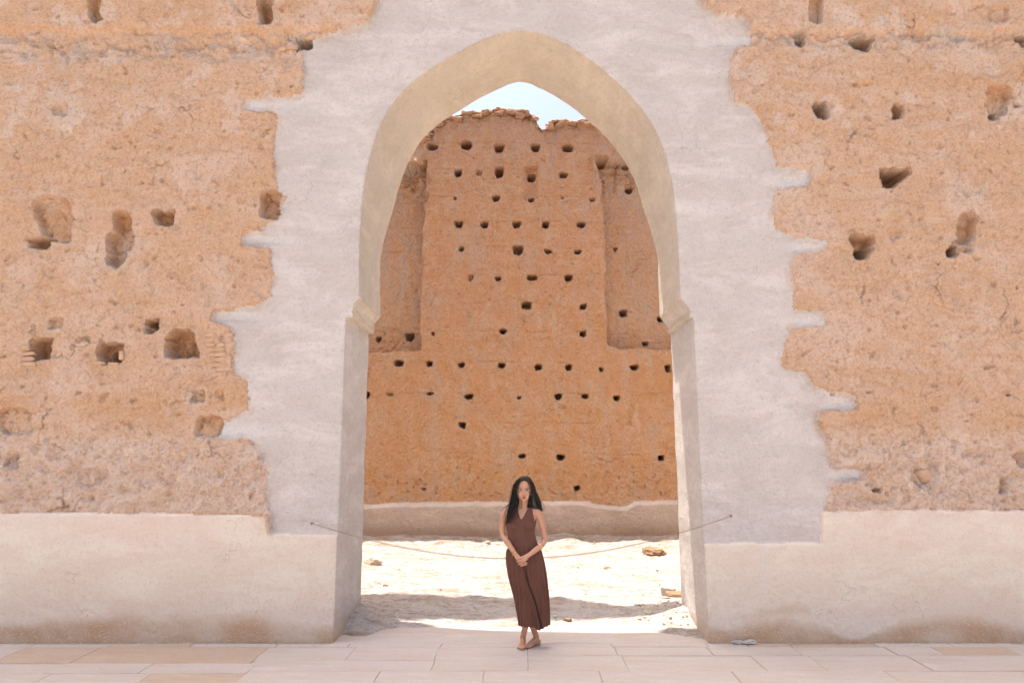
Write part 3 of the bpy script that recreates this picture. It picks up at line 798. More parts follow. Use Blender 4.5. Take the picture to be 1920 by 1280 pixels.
GZ += far_t * (.05 * fbm(GX, GY, .6, 3, 164) + .03) * (1 - sstep(FAR_Y - .5, FAR_Y, GY))
gs = GY + .10 * fbm(GX, GY, .4, 4, 165) + .42 * sstep(1.15, 1.85, np.abs(GX) + .25 * fbm(GX, GY, .3, 3, 169))
GZ = GZ * sstep(.42, .95, gs) - .03 * (1 - sstep(.47, .72, gs))
goch = np.clip(sstep(.0, .25, tfr) * (1 - sstep(.25, .5, tfr)) * sstep(-.05, .3, fbm(GX, GY * 2, .8, 3, 166)) * .9 + .5 * sstep(.15, .4, fbm(GX, GY * 3, .7, 4, 167)) + .6 * far_t * sstep(.0, .35, fbm(GX, GY * 3, .5, 3, 168)), 0, 1)
link_mesh('court_floor', np_mesh('court_floor', np.stack([GX, GY, GZ], 1), grid_quads(len(gx), len(gy)), attrs=dict(ochre=goch)), MAT['ground'], kind='structure')
def ground_z(x, y):
    k = np.argmin((GX - x) ** 2 + (GY - y) ** 2); return float(GZ[k])

# paving in front of the arch: every slab a stone of its own
pave = empty('pavement', (0, -.6, 0), kind='structure')
link_mesh('mortar_bed', np_mesh('mortar_bed', np.array([(-16, -4.6, -.009), (16, -4.6, -.009), (16, .75, -.009), (-16, .75, -.009)], float), np.array([(0, 1, 2, 3)])), MAT['bed'], pave)
def gy_of(py): return float(on_ground(979, py)[1])
def gx_of(px, py): return float(on_ground(px, py)[0])
def slab(x0, x1, y0, y1, tan=False, zoff=None):
    j = lambda s=.006: random.uniform(-s, s)
    g = .003
    zt = random.uniform(-.004, .003) if zoff is None else zoff
    n = max(2, int((x1 - x0) / .12)); m = max(2, int((y1 - y0) / .12))
    rim = []
    for i in range(n): rim.append((x0 + g + (x1 - x0 - 2 * g) * i / n, y0 + g))
    for i in range(m): rim.append((x1 - g, y0 + g + (y1 - y0 - 2 * g) * i / m))
    for i in range(n): rim.append((x1 - g - (x1 - x0 - 2 * g) * i / n, y1 - g))
    for i in range(m): rim.append((x0 + g, y1 - g - (y1 - y0 - 2 * g) * i / m))
    rim = [(a_ + j(.0016), b_ + j(.0016)) for a_, b_ in rim]
    cx, cy = (x0 + x1) / 2, (y0 + y1) / 2
    k = len(rim); b_ = .005
    vs = [(x, y, zt) for x, y in [(a_ - math.copysign(b_, a_ - cx), c_ - math.copysign(b_, c_ - cy)) for a_, c_ in rim]]
    vs += [(x, y, zt - .005 + j(.001)) for x, y in rim] + [(x, y, zt - .06) for x, y in rim]
    fs = [tuple(range(k))]
    for r in range(2):
        for i in range(k):
            fs.append(((r + 1) * k + i, (r + 1) * k + (i + 1) % k, r * k + (i + 1) % k, r * k + i))
    me = bpy.data.meshes.new('paving_stone')
    me.from_pydata([(x - cx, y - cy, z) for x, y, z in vs], [], fs); me.update()
    o = link_mesh('paving_stone', me, MAT['slab_tan' if tan else 'slab'], pave)
    o.location = (cx, cy, 0)
    return o
def course(py0, py1, y0, y1, splits, tans=()):
    """splits are pixel x positions at photograph row (py0+py1)/2"""
    pm = (py0 + py1) / 2
    xs_ = [gx_of(p, pm) for p in splits]
    for i in range(len(xs_) - 1):
        slab(xs_[i], xs_[i + 1], y0, y1, i in tans)
yb = .0
yA, yB_, yC, yD = gy_of(1212), gy_of(1228), gy_of(1243), gy_of(1257)
XL, XM, XR = gx_of(490, 1228), gx_of(655, 1222), gx_of(1326, 1215)
# left of the doorway
course(1203, 1212, yA, -.03, [-900, -520, -180, 64, 205, 362, 520, 655], (0, 4))
course(1212, 1243, yC, yA, [-900, -560, -260, 15, 160, 487], (3, 4, 1))
course(1243, 1266, gy_of(1262), yC, [-1000, -600, -200, 95, 270, 470], (0,))
course(1262, 1300, -1.62, gy_of(1262), [-1000, -640, -300, 60, 255, 440], (4,))
course(1212, 1237, gy_of(1237), yA, [487, 657], ())
course(1237, 1258, yD, gy_of(1237), [470, 812], ())
course(1212, 1237, gy_of(1237), yA, [657, 819], ())
# threshold and centre
slab(-JAMB - .03, JAMB + .03, -.026, .70, False, -.004)
course(1205, 1212, yA, -.03, [655, 828, 990, 1146, 1326], ())
course(1212, 1227, yB_, yA, [819, 989.5, 1155, 1330], ())
course(1227, 1257, yD, yB_, [814, 990, 1172, 1420], ())
# right of the doorway
course(1203, 1212, yA, -.03, [1326, 1400, 1482, 1640, 1780, 1900, 2150, 2500, 2900], (1, 2))
course(1212, 1224, yB_, yA, [1330, 1492, 1668, 1755, 1895, 2250, 2600, 2950], (3,))
course(1227, 1252, yD, yB_, [1420, 1530, 1720, 1990, 2400, 2800, 3100], ())
course(1257, 1300, -1.62, yD, [440, 700, 905, 1130, 1390, 1690, 2000, 2400, 2900], ())
yy = -1.62
while yy > -4.4:
    d_ = random.uniform(.42, .6); xx = -7.0 + random.random()
    while xx < 7:
        w_ = random.uniform(.6, 1.2); slab(xx, xx + w_, yy - d_, yy); xx += w_
    yy -= d_

# unseen slab and pier, added only to cast the shadow band on the court
def ground_to_height(px, py, h):
    gx_, gy_ = on_ground(px, py)
    return (gx_ - SUN_DIR.x / -SUN_DIR.z * h, gy_ - SUN_DIR.y / -SUN_DIR.z * h)
CASTER_Z = 10.6
shade = [(560, 1118), (700, 1113), (850, 1119), (1000, 1124), (1110, 1133), (1200, 1141), (1270, 1151), (1280, 1156), (1200, 1157), (1080, 1160), (950, 1162), (800, 1162), (690, 1160), (560, 1160)]
sp = [ground_to_height(x, y, CASTER_Z) for x, y in shade]
x_l = -6.0
sp = [(x_l, sp[0][1])] + sp + [(x_l, sp[-1][1])]
n = len(sp)
sv3 = [(x, y, CASTER_Z) for x, y in sp] + [(x, y - .04, CASTER_Z + .5 + .2 * math.sin(x * 3)) for x, y in sp]
fs = [tuple(range(n)), tuple(range(n, 2 * n))[::-1]] + [(i, i + n, (i + 1) % n + n, (i + 1) % n) for i in range(n)]
me = bpy.data.meshes.new('shadow_slab'); me.from_pydata(sv3, [], fs); me.update()
link_mesh('shadow_slab', me, MAT['shadow_caster'], kind='structure')
me = box_mesh('shadow_pier', 1.2, 1.8, 11.4, .05, .05)
o = link_mesh('shadow_pier', me, MAT['shadow_caster'], kind='structure'); o.location = (-6.2, sum(p[1] for p in sp) / n, 5.7)

# stones lying in the court
def place_rock(name, px, py, r, sq, mat, label, cat, seed, group=None, sub=3, sink=.25):
    x, y = on_ground(px, py, .03); x, y = float(x), float(y)
    o = link_mesh(name, rock_mesh(name, r, sq, seed, sub, 0.13 if r > .1 else .2), mat, label=label, cat=cat, group=group)
    o.location = (x, y, ground_z(x, y) + r * sq[2] * (1 - sink) * .6)
    o.rotation_euler = (0, 0, random.uniform(-.6, .6))
    return o
place_rock('earth_clod', 1226, 1036, .24, (1.15, .8, .45), MAT['rock'], 'brown clod of broken earth in the court near the right jamb', 'rock', 5, sub=5, sink=.5)
place_rock('earth_clod', 697, 1058, .17, (1.1, .8, .65), MAT['palerock'], 'pale lumpy clod of earth in the court beside the left jamb', 'rock', 9, sub=5, sink=.5)
def flat_stone(px, py, sx, sy, sz, mat, label, rz, dz, tilt=0):
    x, y = on_ground(px, py, .03); x, y = float(x), float(y)
    o = link_mesh('flat_stone', box_mesh('flat_stone', sx, sy, sz, .012, .02), mat, label=label, cat='stone', group='flat stones by the right jamb')
    o.location = (x, y, ground_z(x, y) + dz); o.rotation_euler = (tilt, 0, rz)
flat_stone(1264, 1131, .26, .16, .05, MAT['palerock'], 'lower flat brown stone lying beside the right jamb', .25, .03)
flat_stone(1268, 1125, .24, .14, .045, MAT['rock'], 'upper brown stone slab resting on another by right jamb', -.1, .075, .05)
flat_stone(1254, 1119, .20, .05, .13, MAT['palerock'], 'pale tilted stone flake behind the two flat stones', -.5, .10, .5)
small = [(723, 1096, .035, 'small brown stone on the pale court floor left of the woman'), (1063, 1160, .04, 'small brown stone in the shade right of the dress hem'), (930, 1023, .05, 'pale stone near the plinth left of the woman'), (915, 1024, .055, 'larger pale stone near the plinth left of the woman'), (1140, 1066, .05, 'thin brown stone right of the woman in the sunlit court')]
for k, (px, py, r, lb) in enumerate(small):
    place_rock('small_stone', px, py, r, (1.4, .9, .7), MAT['rock'] if k in (0, 1, 4) else MAT['palerock'], lb, 'stone', 60 + k, 'small stones in the court', 2)
# gravel scattered over the court, too small to count
gm = [rock_mesh('g', 1, (1.2, 1, .7), 70 + k, 1) for k in range(3)]
gv, gf = [], []
for k in range(1500):
    x = random.uniform(-3.2, 3.2); y = .75 + (FAR_Y - .9) * random.random() ** 1.2
    if random.random() < .35: x = math.copysign(random.uniform(1.4, 2.2), x); y = random.uniform(.5, 1.6)
    if abs(x) > JAMB - .02 and y < WALL_T: continue
    r = .005 + .018 * random.random() ** 3
    me = random.choice(gm); base = len(gv); z = ground_z(x, y)
    if z < -.004: continue
    ca, sa = math.cos(k), math.sin(k)
    for v in me.vertices: gv.append((x + r * (v.co.x * ca - v.co.y * sa), y + r * (v.co.x * sa + v.co.y * ca), z + r * (v.co.z + .2)))
    for p in me.polygons: gf.append(tuple(base + i for i in p.vertices))
for k in range(900):                              # grit along the foot of the wall
    x = random.choice((-1, 1)) * (JAMB + .02 + 3.6 * random.random()); y = -.03 - abs(random.gauss(0, .022)); r = .003 + .006 * random.random() ** 2
    me = random.choice(gm); base = len(gv)
    for v in me.vertices: gv.append((x + r * v.co.x, y + r * v.co.y, r * (v.co.z + .3)))
    for p in me.polygons: gf.append(tuple(base + i for i in p.vertices))
me = bpy.data.meshes.new('gravel'); me.from_pydata(gv, [], gf); me.update()
link_mesh('gravel', me, MAT['palerock'], kind='stuff', label='loose gravel and crumbs of earth over the court floor', cat='gravel')
# lump of broken mortar at the foot of the wall
lump_ = empty('mortar_lump', (gx_of(1388, 1203), -.06, 0), label='broken grey mortar lump at the foot of the right wall', cat='mortar')
for dx, r, s in ((-.045, .042, 3), (.055, .06, 4)):
    o = link_mesh('fragment', rock_mesh('fragment', r, (1.5, .6, .5), s, 3, .25), MAT['mortar'], lump_)
    o.location = (lump_.location.x + dx, -.065, .02)

# ================================================================== CHAIN
CH_Y = -.05
cpx = np.array([(584, 982), (632, 991), (680, 1010), (740, 1024), (800, 1034), (870, 1041), (948, 1045.5), (1000, 1046.5), (1030, 1045), (1100, 1037), (1160, 1027), (1215, 1015), (1275, 998), (1330, 981), (1371, 967)], float)
kx, kz = on_plane(cpx[:, 0], cpx[:, 1], CH_Y)
co = np.polyfit(kx, kz, 4)
tt = np.linspace(kx[0], kx[-1], 2000); cz = np.polyval(co, tt)
sl = np.concatenate([[0], np.cumsum(np.hypot(np.diff(tt), np.diff(cz)))])
PITCH = .023
nl = int(sl[-1] / PITCH)
chain = empty('chain', (float(tt[0]), CH_Y, float(cz[0])), label='thin slack metal chain hung across the archway behind the woman', cat='chain')
lm = bpy.data.meshes.new('link')
vs, fs = [], []
NA, NB = 10, 5
for i in range(NA):
    a_ = 2 * math.pi * i / NA
    cx_, cy_ = math.cos(a_), math.sin(a_)
    c0 = Vector((cx_ * .0075 + math.copysign(.0075, cx_) * (abs(cx_) > .01), cy_ * .0075, 0)); nrm = Vector((cx_, cy_, 0))
    for j in range(NB):
        b_ = 2 * math.pi * j / NB
        p = c0 + nrm * (0.0021 * math.cos(b_)) + Vector((0, 0, 0.0021 * math.sin(b_)))
        vs.append(p)
for i in range(NA):
    for j in range(NB):
        fs.append((i * NB + j, ((i + 1) % NA) * NB + j, ((i + 1) % NA) * NB + (j + 1) % NB, i * NB + (j + 1) % NB))
lm.from_pydata(vs, [], fs); lm.update()
for p in lm.polygons: p.use_smooth = True
lm.materials.append(MAT['chain'])
for k in range(nl):
    s_ = (k + .5) * PITCH
    x = float(np.interp(s_, sl, tt)); z = float(np.interp(s_, sl, cz))
    s2 = float(np.polyval(np.polyder(co), x))
    o = link_mesh('link', lm, None, chain)
    o.location = (x, CH_Y, z)
    o.rotation_euler = (R(45 if k % 2 else -45), -math.atan(s2), 0)
def tube(name, pts, rad, seg, mat, parent):
    bm = bmesh.new(); rings = []
    for i, p in enumerate(pts):
        d = (pts[min(i + 1, len(pts) - 1)] - pts[max(i - 1, 0)]).normalized()
        u = d.orthogonal().normalized(); w = d.cross(u)
        rings.append([bm.verts.new(p + (u * math.cos(a) + w * math.sin(a)) * (rad[i] if isinstance(rad, (list, tuple)) else rad)) for a in [2 * math.pi * k / seg for k in range(seg)]])
    for r0, r1 in zip(rings, rings[1:]):
        for k in range(seg): bm.faces.new((r0[k], r0[(k + 1) % seg], r1[(k + 1) % seg], r1[k]))
    bm.faces.new(rings[0][::-1]); bm.faces.new(rings[-1])
    bmesh.ops.recalc_face_normals(bm, faces=bm.faces[:])
    me = bpy.data.meshes.new(name); bm.to_mesh(me); bm.free()
    for p in me.polygons: p.use_smooth = True
    return link_mesh(name, me, mat, parent)
for x, z in ((float(tt[0]), float(cz[0])), (float(tt[-1]), float(cz[-1]))):
    pts = [Vector((x, .02, z)), Vector((x, -.02, z)), Vector((x, -.045, z))]
    for a in range(9):
        an = math.pi * 2 * a / 8 - math.pi / 2
        pts.append(Vector((x, -.06 + .014 * math.sin(an), z + .014 * math.cos(an))))
    tube('wall_hook', pts, .005, 6, MAT['chain'], chain)

# ================================================================== PERSON
YW = -.17
def P(px, py, dy=0.0):
    x, z = on_plane(px, py, YW + dy)
    return Vector((float(x), YW + dy, float(z)))
PXW = F_PX / (CAM_D + YW) * 1.02        # pixels per metre at the figure
def loft(bm, rings, seg=20, power=2.0):
    """rings: (centre, half width x, half depth y) stacked roughly along z, or with own axes"""
    prev = None; first = None
    for r in rings:
        c, a, b = r[0], r[1], r[2]
        ux = r[3] if len(r) > 3 else Vector((1, 0, 0)); uy = r[4] if len(r) > 4 else Vector((0, 1, 0))
        ring = []
        for k in range(seg):
            t_ = 2 * math.pi * k / seg
            cs, sn = math.cos(t_), math.sin(t_)
            e = 2 / power
            ring.append(bm.verts.new(c + ux * (a * math.copysign(abs(cs) ** e, cs)) + uy * (b * math.copysign(abs(sn) ** e, sn))))
        if prev:
            for k in range(seg): bm.faces.new((prev[k], prev[(k + 1) % seg], ring[(k + 1) % seg], ring[k]))
        else: first = ring
        prev = ring
    bm.faces.new(first[::-1]); bm.faces.new(prev)
def limb(bm, pts, seg=14, flat=1.0, flat_dir=None):
    """tapered round-ended limb through (point, radius)"""
    dens = []
    n_ = len(pts)
    for i in range(n_ - 1):
        p0 = pts[max(i - 1, 0)]; p1 = pts[i]; p2 = pts[i + 1]; p3 = pts[min(i + 2, n_ - 1)]
        for k in range(5):
            t_ = k / 5
            def cr(a, b, c, d): return .5 * ((2 * b) + (c - a) * t_ + (2 * a - 5 * b + 4 * c - d) * t_ ** 2 + (3 * b - a - 3 * c + d) * t_ ** 3)
            dens.append((cr(p0[0], p1[0], p2[0], p3[0]), cr(p0[1], p1[1], p2[1], p3[1])))
    dens.append(pts[-1])
    d0 = (dens[1][0] - dens[0][0]).normalized(); d1 = (dens[-1][0] - dens[-2][0]).normalized()
    r0, r1 = dens[0][1], dens[-1][1]
    caps0 = [(dens[0][0] - d0 * r0 * math.sin(a), r0 * math.cos(a)) for a in (1.35, .95, .5)]
    caps1 = [(dens[-1][0] + d1 * r1 * math.sin(a), r1 * math.cos(a)) for a in (.5, .95, 1.35)]
    full = caps0 + dens + caps1
    ref = Vector((0, 1, 0)) if flat_dir is None else flat_dir
    rings = []
    for i, (p, r) in enumerate(full):
        d = (full[min(i + 1, len(full) - 1)][0] - full[max(i - 1, 0)][0]).normalized()
        u = d.cross(ref)
        if u.length < 1e-3: u = d.cross(Vector((1, 0, 0)))
        u.normalize(); w = u.cross(d).normalized()
        rings.append((p, r, r * flat, u, w))
    loft(bm, rings, seg)
def remeshed(name, bm, voxel, smooth_it=3, factor=.5):
    bmesh.ops.recalc_face_normals(bm, faces=bm.faces[:])
    me = bpy.data.meshes.new(name); bm.to_mesh(me); bm.free()
    o = bpy.data.objects.new(name, me); C.objects.link(o)
    m = o.modifiers.new('r', 'REMESH'); m.mode = 'VOXEL'; m.voxel_size = voxel; m.use_smooth_shade = True
    s = o.modifiers.new('s', 'SMOOTH'); s.factor = factor; s.iterations = smooth_it
    dg = bpy.context.evaluated_depsgraph_get()
    out = bpy.data.meshes.new_from_object(o.evaluated_get(dg))
    bpy.data.objects.remove(o)
    out.name = name
    for p in out.polygons: p.use_smooth = True
    return out

t = NT('skin', .5)
c = t.mix(t.ramp(t.noise(7, 3), .35, .7), (.52, .270, .165), (.56, .30, .19))
t.color(c); t.b.inputs['Specular IOR Level'].default_value = .35
t.b.inputs['Subsurface Weight'].default_value = .12
t.b.inputs['Subsurface Radius'].default_value = (.012, .005, .003)
t.b.inputs['Subsurface Scale'].default_value = .5
MAT['skin'] = t.m
t = NT('brown_jersey', .7)
c = t.mix(t.ramp(t.noise(5, 4), .35, .7), (.115, .048, .032), (.138, .060, .041))
t.color(c); t.bump(t.noise(220, 2), .15, .002); t.b.inputs['Sheen Weight'].default_value = .25
t.b.inputs['Sheen Tint'].default_value = (.6, .4, .35, 1)
MAT['dress'] = t.m
t = NT('black_hair', .38)
t.color(t.mix(t.noise(30, 2), (.007, .005, .0045), (.022, .014, .010))); t.b.inputs['Specular IOR Level'].default_value = .45
MAT['hair'] = t.m
def flat_mat(name, col, rough=.5, metal=0.0):
    t = NT(name, rough); t.color(t.mix(t.noise(40, 2), tuple(x * .93 for x in col), col)); t.b.inputs['Metallic'].default_value = metal
    return t.m
MAT['lips'] = flat_mat('lips', (.36, .095, .075), .4)
MAT['eyewhite'] = flat_mat('eye_white', (.62, .56, .52), .3)
MAT['iris'] = flat_mat('dark_iris', (.018, .010, .007), .15)
MAT['brow'] = flat_mat('eyebrow', (.035, .02, .014), .7)
MAT['gold'] = flat_mat('gold', (.86, .56, .27), .25, .9)
MAT['nail'] = flat_mat('dark_nail', (.10, .02, .03), .3)

person = empty('person', (P(985, 1210).x, YW, 0), label='barefoot woman with long black hair in a brown halter dress, hands clasped', cat='person')
def torso_rings():
    rows = [(1092, 987, 27, .085), (1072, 986, 29, .095), (1050, 984, 29, .098), (1037, 983, 27.5, .094), (1024, 982, 26.5, .092), (1012, 980, 25, .088), (1000, 977, 25, .094), (988, 975.5, 26, .104), (978, 976, 26.5, .102), (969, 977, 29, .090), (962, 977.5, 33, .072), (957.5, 978, 31, .060), (954, 979, 22, .052), (950.5, 980, 14, .048)]
    return [(P(cx, py, .008 if py < 1000 else 0), hw / PXW, d) for py, cx, hw, d in rows]
# bust
def add_torso(bm):
    loft(bm, torso_rings(), 28, 2.25)
    for bxp in (963, 989):
        limb(bm, [(P(bxp, 976, -.045), .040), (P(bxp, 985, -.060), .047)], 14)
body = bmesh.new()
add_torso(body)
limb(body, [(P(980, 954, .005), .052), (P(981, 946, .0), .044), (P(982, 936, .0), .045)])
# head: stacked sections from chin to crown
HC = 982.3
rows = [(940.3, 3.2, -.070, -.030), (938.6, 5.6, -.080, .0), (936, 8.0, -.086, .03), (932.5, 9.9, -.088, .055), (928, 11.2, -.087, .075), (923, 12.0, -.087, .088), (918.5, 12.3, -.083, .098), (913, 12.6, -.092, .103), (907, 12.4, -.092, .103), (901, 11.2, -.078, .095), (897, 9.0, -.055, .075), (894.4, 5.5, -.028, .045)]
loft(body, [(P(HC, py, (f + b) / 2), hw / PXW * 1.01, (b - f) / 2) for py, hw, f, b in rows], 26, 2.3)
limb(body, [(P(HC, 918, -.084), .0065), (P(HC, 923, -.092), .0085), (P(HC, 927, -.103), .0105)], 10)
for s in (-1, 1):
    limb(body, [(P(HC + s * 1.7, 927.6, -.092), .0075), (P(HC + s * 1.4, 927.9, -.094), .007)], 8)
    limb(body, [(P(HC + s * 7.5, 925.5, -.064), .018), (P(HC + s * 6.5, 928.5, -.064), .018)], 10)      # cheeks
    limb(body, [(P(HC + s * 4, 916.0, -.085), .008), (P(HC + s * 9, 916.3, -.074), .008)], 8)           # brow ridge
    limb(body, [(P(HC + s * 12.6, 919, .012), .010), (P(HC + s * 12.6, 925, .010), .008)], 8, .5)       # ears
limb(body, [(P(HC - 2.6, 932.6, -.082), .009), (P(HC, 932.4, -.087), .010), (P(HC + 2.6, 932.6, -.082), .009)], 8)
limb(body, [(P(HC, 937.6, -.078), .013), (P(HC, 938.4, -.076), .012)], 8)
# shoulders and arms
limb(body, [(P(968, 957, .01), .036), (P(952, 960.5, .012), .040), (P(945.5, 966, .012), .040), (P(942.8, 980, .012), .034), (P(941.5, 993, .014), .030), (P(943.5, 1003, .006), .029), (P(950, 1014, -.045), .030), (P(957.5, 1025, -.100), .026), (P(965, 1036.5, -.148), .0205)], 16)
limb(body, [(P(990, 956, .01), .036), (P(1003, 958.5, .012), .040), (P(1010, 964, .012), .041), (P(1014.5, 978, .014), .036), (P(1018.5, 994, .020), .032), (P(1021, 1008, .018), .030), (P(1018, 1018, -.020), .030), (P(1006, 1029, -.105), .027), (P(993, 1039, -.160), .021)], 16)
# hands: her right hand below, her left hand laid over it
limb(body, [(P(965, 1036.5, -.150), .020), (P(968.5, 1041.5, -.160), .024), (P(973, 1047.5, -.166), .029), (P(977, 1051.5, -.168), .026)], 12, .55)
for (p0, p1, p2, r) in [((975.5, 1053), (980, 1057.2), (983.5, 1059.3), .0082), ((978, 1052.5), (983.3, 1056), (986.6, 1058), .0084), ((979.5, 1050), (985, 1053.4), (988.3, 1055.6), .0082), ((973, 1052.5), (976.5, 1057.5), (979.6, 1060.3), .0075)]:
    limb(body, [(P(*p0, -.168), r * 1.1), (P(*p1, -.172), r), (P(*p2, -.160), r * .85)], 8)
limb(body, [(P(993, 1039, -.160), .0205), (P(989.5, 1041.5, -.178), .024), (P(985.5, 1045, -.192), .029), (P(981.5, 1048.5, -.196), .027)], 12, .55)
fing = [((980, 1044.5), (974.2, 1046.2), (969.2, 1048.2), .0072), ((981, 1048), (974.8, 1050.6), (969.8, 1053.2), .0074), ((982.5, 1051.3), (976.6, 1055), (972.2, 1057.6), .0072), ((984.5, 1053.8), (980.2, 1058.2), (976.4, 1061), .0064)]
for (p0, p1, p2, r) in fing:
    limb(body, [(P(*p0, -.196), r * 1.1), (P(*p1, -.202), r), (P(*p2, -.186), r * .85)], 8)
limb(body, [(P(987, 1042.5, -.190), .011), (P(982, 1042.2, -.200), .0095), (P(977, 1044.4, -.200), .008)], 8)
# legs, crossed below the knee
hipL, hipR = P(975, 1080), P(998, 1080)
FL = P(978, 1200, 0.0); FR = P(1004, 1199, 0.0)
def leg(hip, knee, calf, ankle):
    limb(body, [(hip, .066), ((hip + knee) / 2, .058), (knee, .050), (calf, .047), ((calf + ankle) / 2 + Vector((0, .006, 0)), .034), (ankle, .0265)], 16)
leg(hipR, P(997, 1122, -.02), P(990, 1150, -.01), P(980.5, 1194, .07))
leg(hipL, P(984, 1122, .03), P(991, 1150, .055), P(1005.5, 1193, .095))
def foot(ank, toe_dir, mirror):
    d = Vector((math.sin(toe_dir), -math.cos(toe_dir), 0)); s = Vector((d.y * -1, d.x, 0)) * mirror      # s points to the big toe side
    a = Vector((ank.x, ank.y, 0))
    limb(body, [(ank + Vector((0, 0, .01)), .027), (a + Vector((0, 0, .055)) + d * .005, .030), (a + d * .045 + Vector((0, 0, .042)), .029), (a + d * .09 + Vector((0, 0, .027)) , .026)], 12)
    limb(body, [(a - d * .034 + Vector((0, 0, .026)), .026), (a + d * .02 + Vector((0, 0, .024)), .026), (a + d * .085 + Vector((0, 0, .020)), .021), (a + d * .125 + s * .004 + Vector((0, 0, .017)), .0175)], 12, 1.0)
    limb(body, [(a + d * .095 + s * .026 + Vector((0, 0, .017)), .018), (a + d * .130 + s * .024 + Vector((0, 0, .015)), .015)], 8)
    limb(body, [(a + d * .085 - s * .022 + Vector((0, 0, .016)), .017), (a + d * .112 - s * .024 + Vector((0, 0, .014)), .014)], 8)
    tips = []
    for k, (o_, l_, r_) in enumerate(((.028, .170, .0115), (.010, .168, .0088), (-.005, .160, .0083), (-.019, .149, .008), (-.032, .136, .0078))):
        b0 = a + d * (l_ - .045) + s * o_ * .9 + Vector((0, 0, .017)); b1 = a + d * l_ + s * o_ + Vector((0, 0, r_ + .001))
        limb(body, [(b0, r_ * 1.1), (b1, r_)], 8); tips.append((b1 + d * r_ * .5 + Vector((0, 0, r_ * .75)), r_))
    return tips
tips = foot(P(980.5, 1194, .082), R(-8), 1) + foot(P(1005.5, 1193, .092), R(-42), -1)
zmin = min(v.co.z for v in body.verts)
skin_me = remeshed('body', body, .0028, 3, .45)
link_mesh('body', skin_me, MAT['skin'], person)

# halter bodice cut from the torso surface
tb = bmesh.new(); add_torso(tb)
limb(tb, [(P(980, 954, .005), .052), (P(981, 946, .0), .046), (P(981.5, 941, .0), .045)])
tm = remeshed('torso', tb, .0045, 6, .5)
n = len(tm.vertices); tco = np.zeros(n * 3, np.float32); tm.vertices.foreach_get('co', tco); tco = tco.reshape(-1, 3)
tno = np.zeros(n * 3, np.float32); tm.vertices.foreach_get('normal', tno); tno = tno.reshape(-1, 3)
bpx, bpy_ = project(tco[:, 0], tco[:, 1], tco[:, 2])
front = tco[:, 1] < YW - .0
panel = [(949, 1000), (947, 984), (952, 972), (960, 962), (965, 955), (967, 950), (969, 945.5), (972.6, 946), (971.8, 953), (973.2, 962), (976.6, 971.8), (978.6, 971.8), (984, 962), (988.6, 953), (990.6, 946), (994, 945.5), (997, 952), (999.5, 960), (1001, 970), (1004, 984), (1005, 1000)]
sdn = poly_sdf(bpx, bpy_, panel)
band = (bpy_ > 982) & (bpy_ < 1036)
back_ok = (~front) & (bpy_ > 1000)
nape = (~front) & (bpy_ < 950.5) & (bpy_ > 944.5)
inb = (front & (band | (sdn < 0))) | (back_ok & (bpy_ < 1036)) | nape
off = .0055 + .0016 * np.sin((bpx * .9 + bpy_ * .35)) * sstep(1000, 985, bpy_)
tco2 = tco + tno * off[:, None]
faces = [tuple(p.vertices) for p in tm.polygons if all(inb[v] for v in p.vertices)]
used = sorted({v for f in faces for v in f}); mp = {v: i for i, v in enumerate(used)}
me = bpy.data.meshes.new('bodice'); me.from_pydata([tuple(map(float, tco2[v])) for v in used], [], [tuple(mp[v] for v in f) for f in faces]); me.update()
for p in me.polygons: p.use_smooth = True
dress = link_mesh('dress', me, MAT['dress'], person, label='brown halter dress with gathered ankle length skirt')
md = dress.modifiers.new('t', 'SOLIDIFY'); md.thickness = .003; md.offset = -1
md = dress.modifiers.new('s', 'SMOOTH'); md.factor = .5; md.iterations = 6

# gathered skirt
srow = [(1022, 956, 1008.5), (1026, 953.5, 1011), (1031, 950.5, 1014), (1045, 949, 1018), (1060, 949.5, 1021.5), (1075, 951.5, 1024), (1100, 958.5, 1026.5), (1123, 964.5, 1028.8), (1148, 969, 1030.5), (1171, 972, 1031.8)]
sy = np.array([r[0] for r in srow], float)
NR, NS = 110, 420
rowsz = np.linspace(1022, 1171, NR)
xl = np.interp(rowsz, sy, [r[1] for r in srow]); xr = np.interp(rowsz, sy, [r[2] for r in srow])
for _ in range(3):
    xl[1:-1] = (xl[:-2] + xl[1:-1] * 2 + xl[2:]) / 4; xr[1:-1] = (xr[:-2] + xr[1:-1] * 2 + xr[2:]) / 4
th = np.linspace(0, 2 * np.pi, NS, endpoint=False)
fold_ph = np.cumsum(.6 + .8 * rng.random(NS)); fold_ph = fold_ph / fold_ph[-1] * 2 * np.pi
sk = np.zeros((NR, NS, 3))
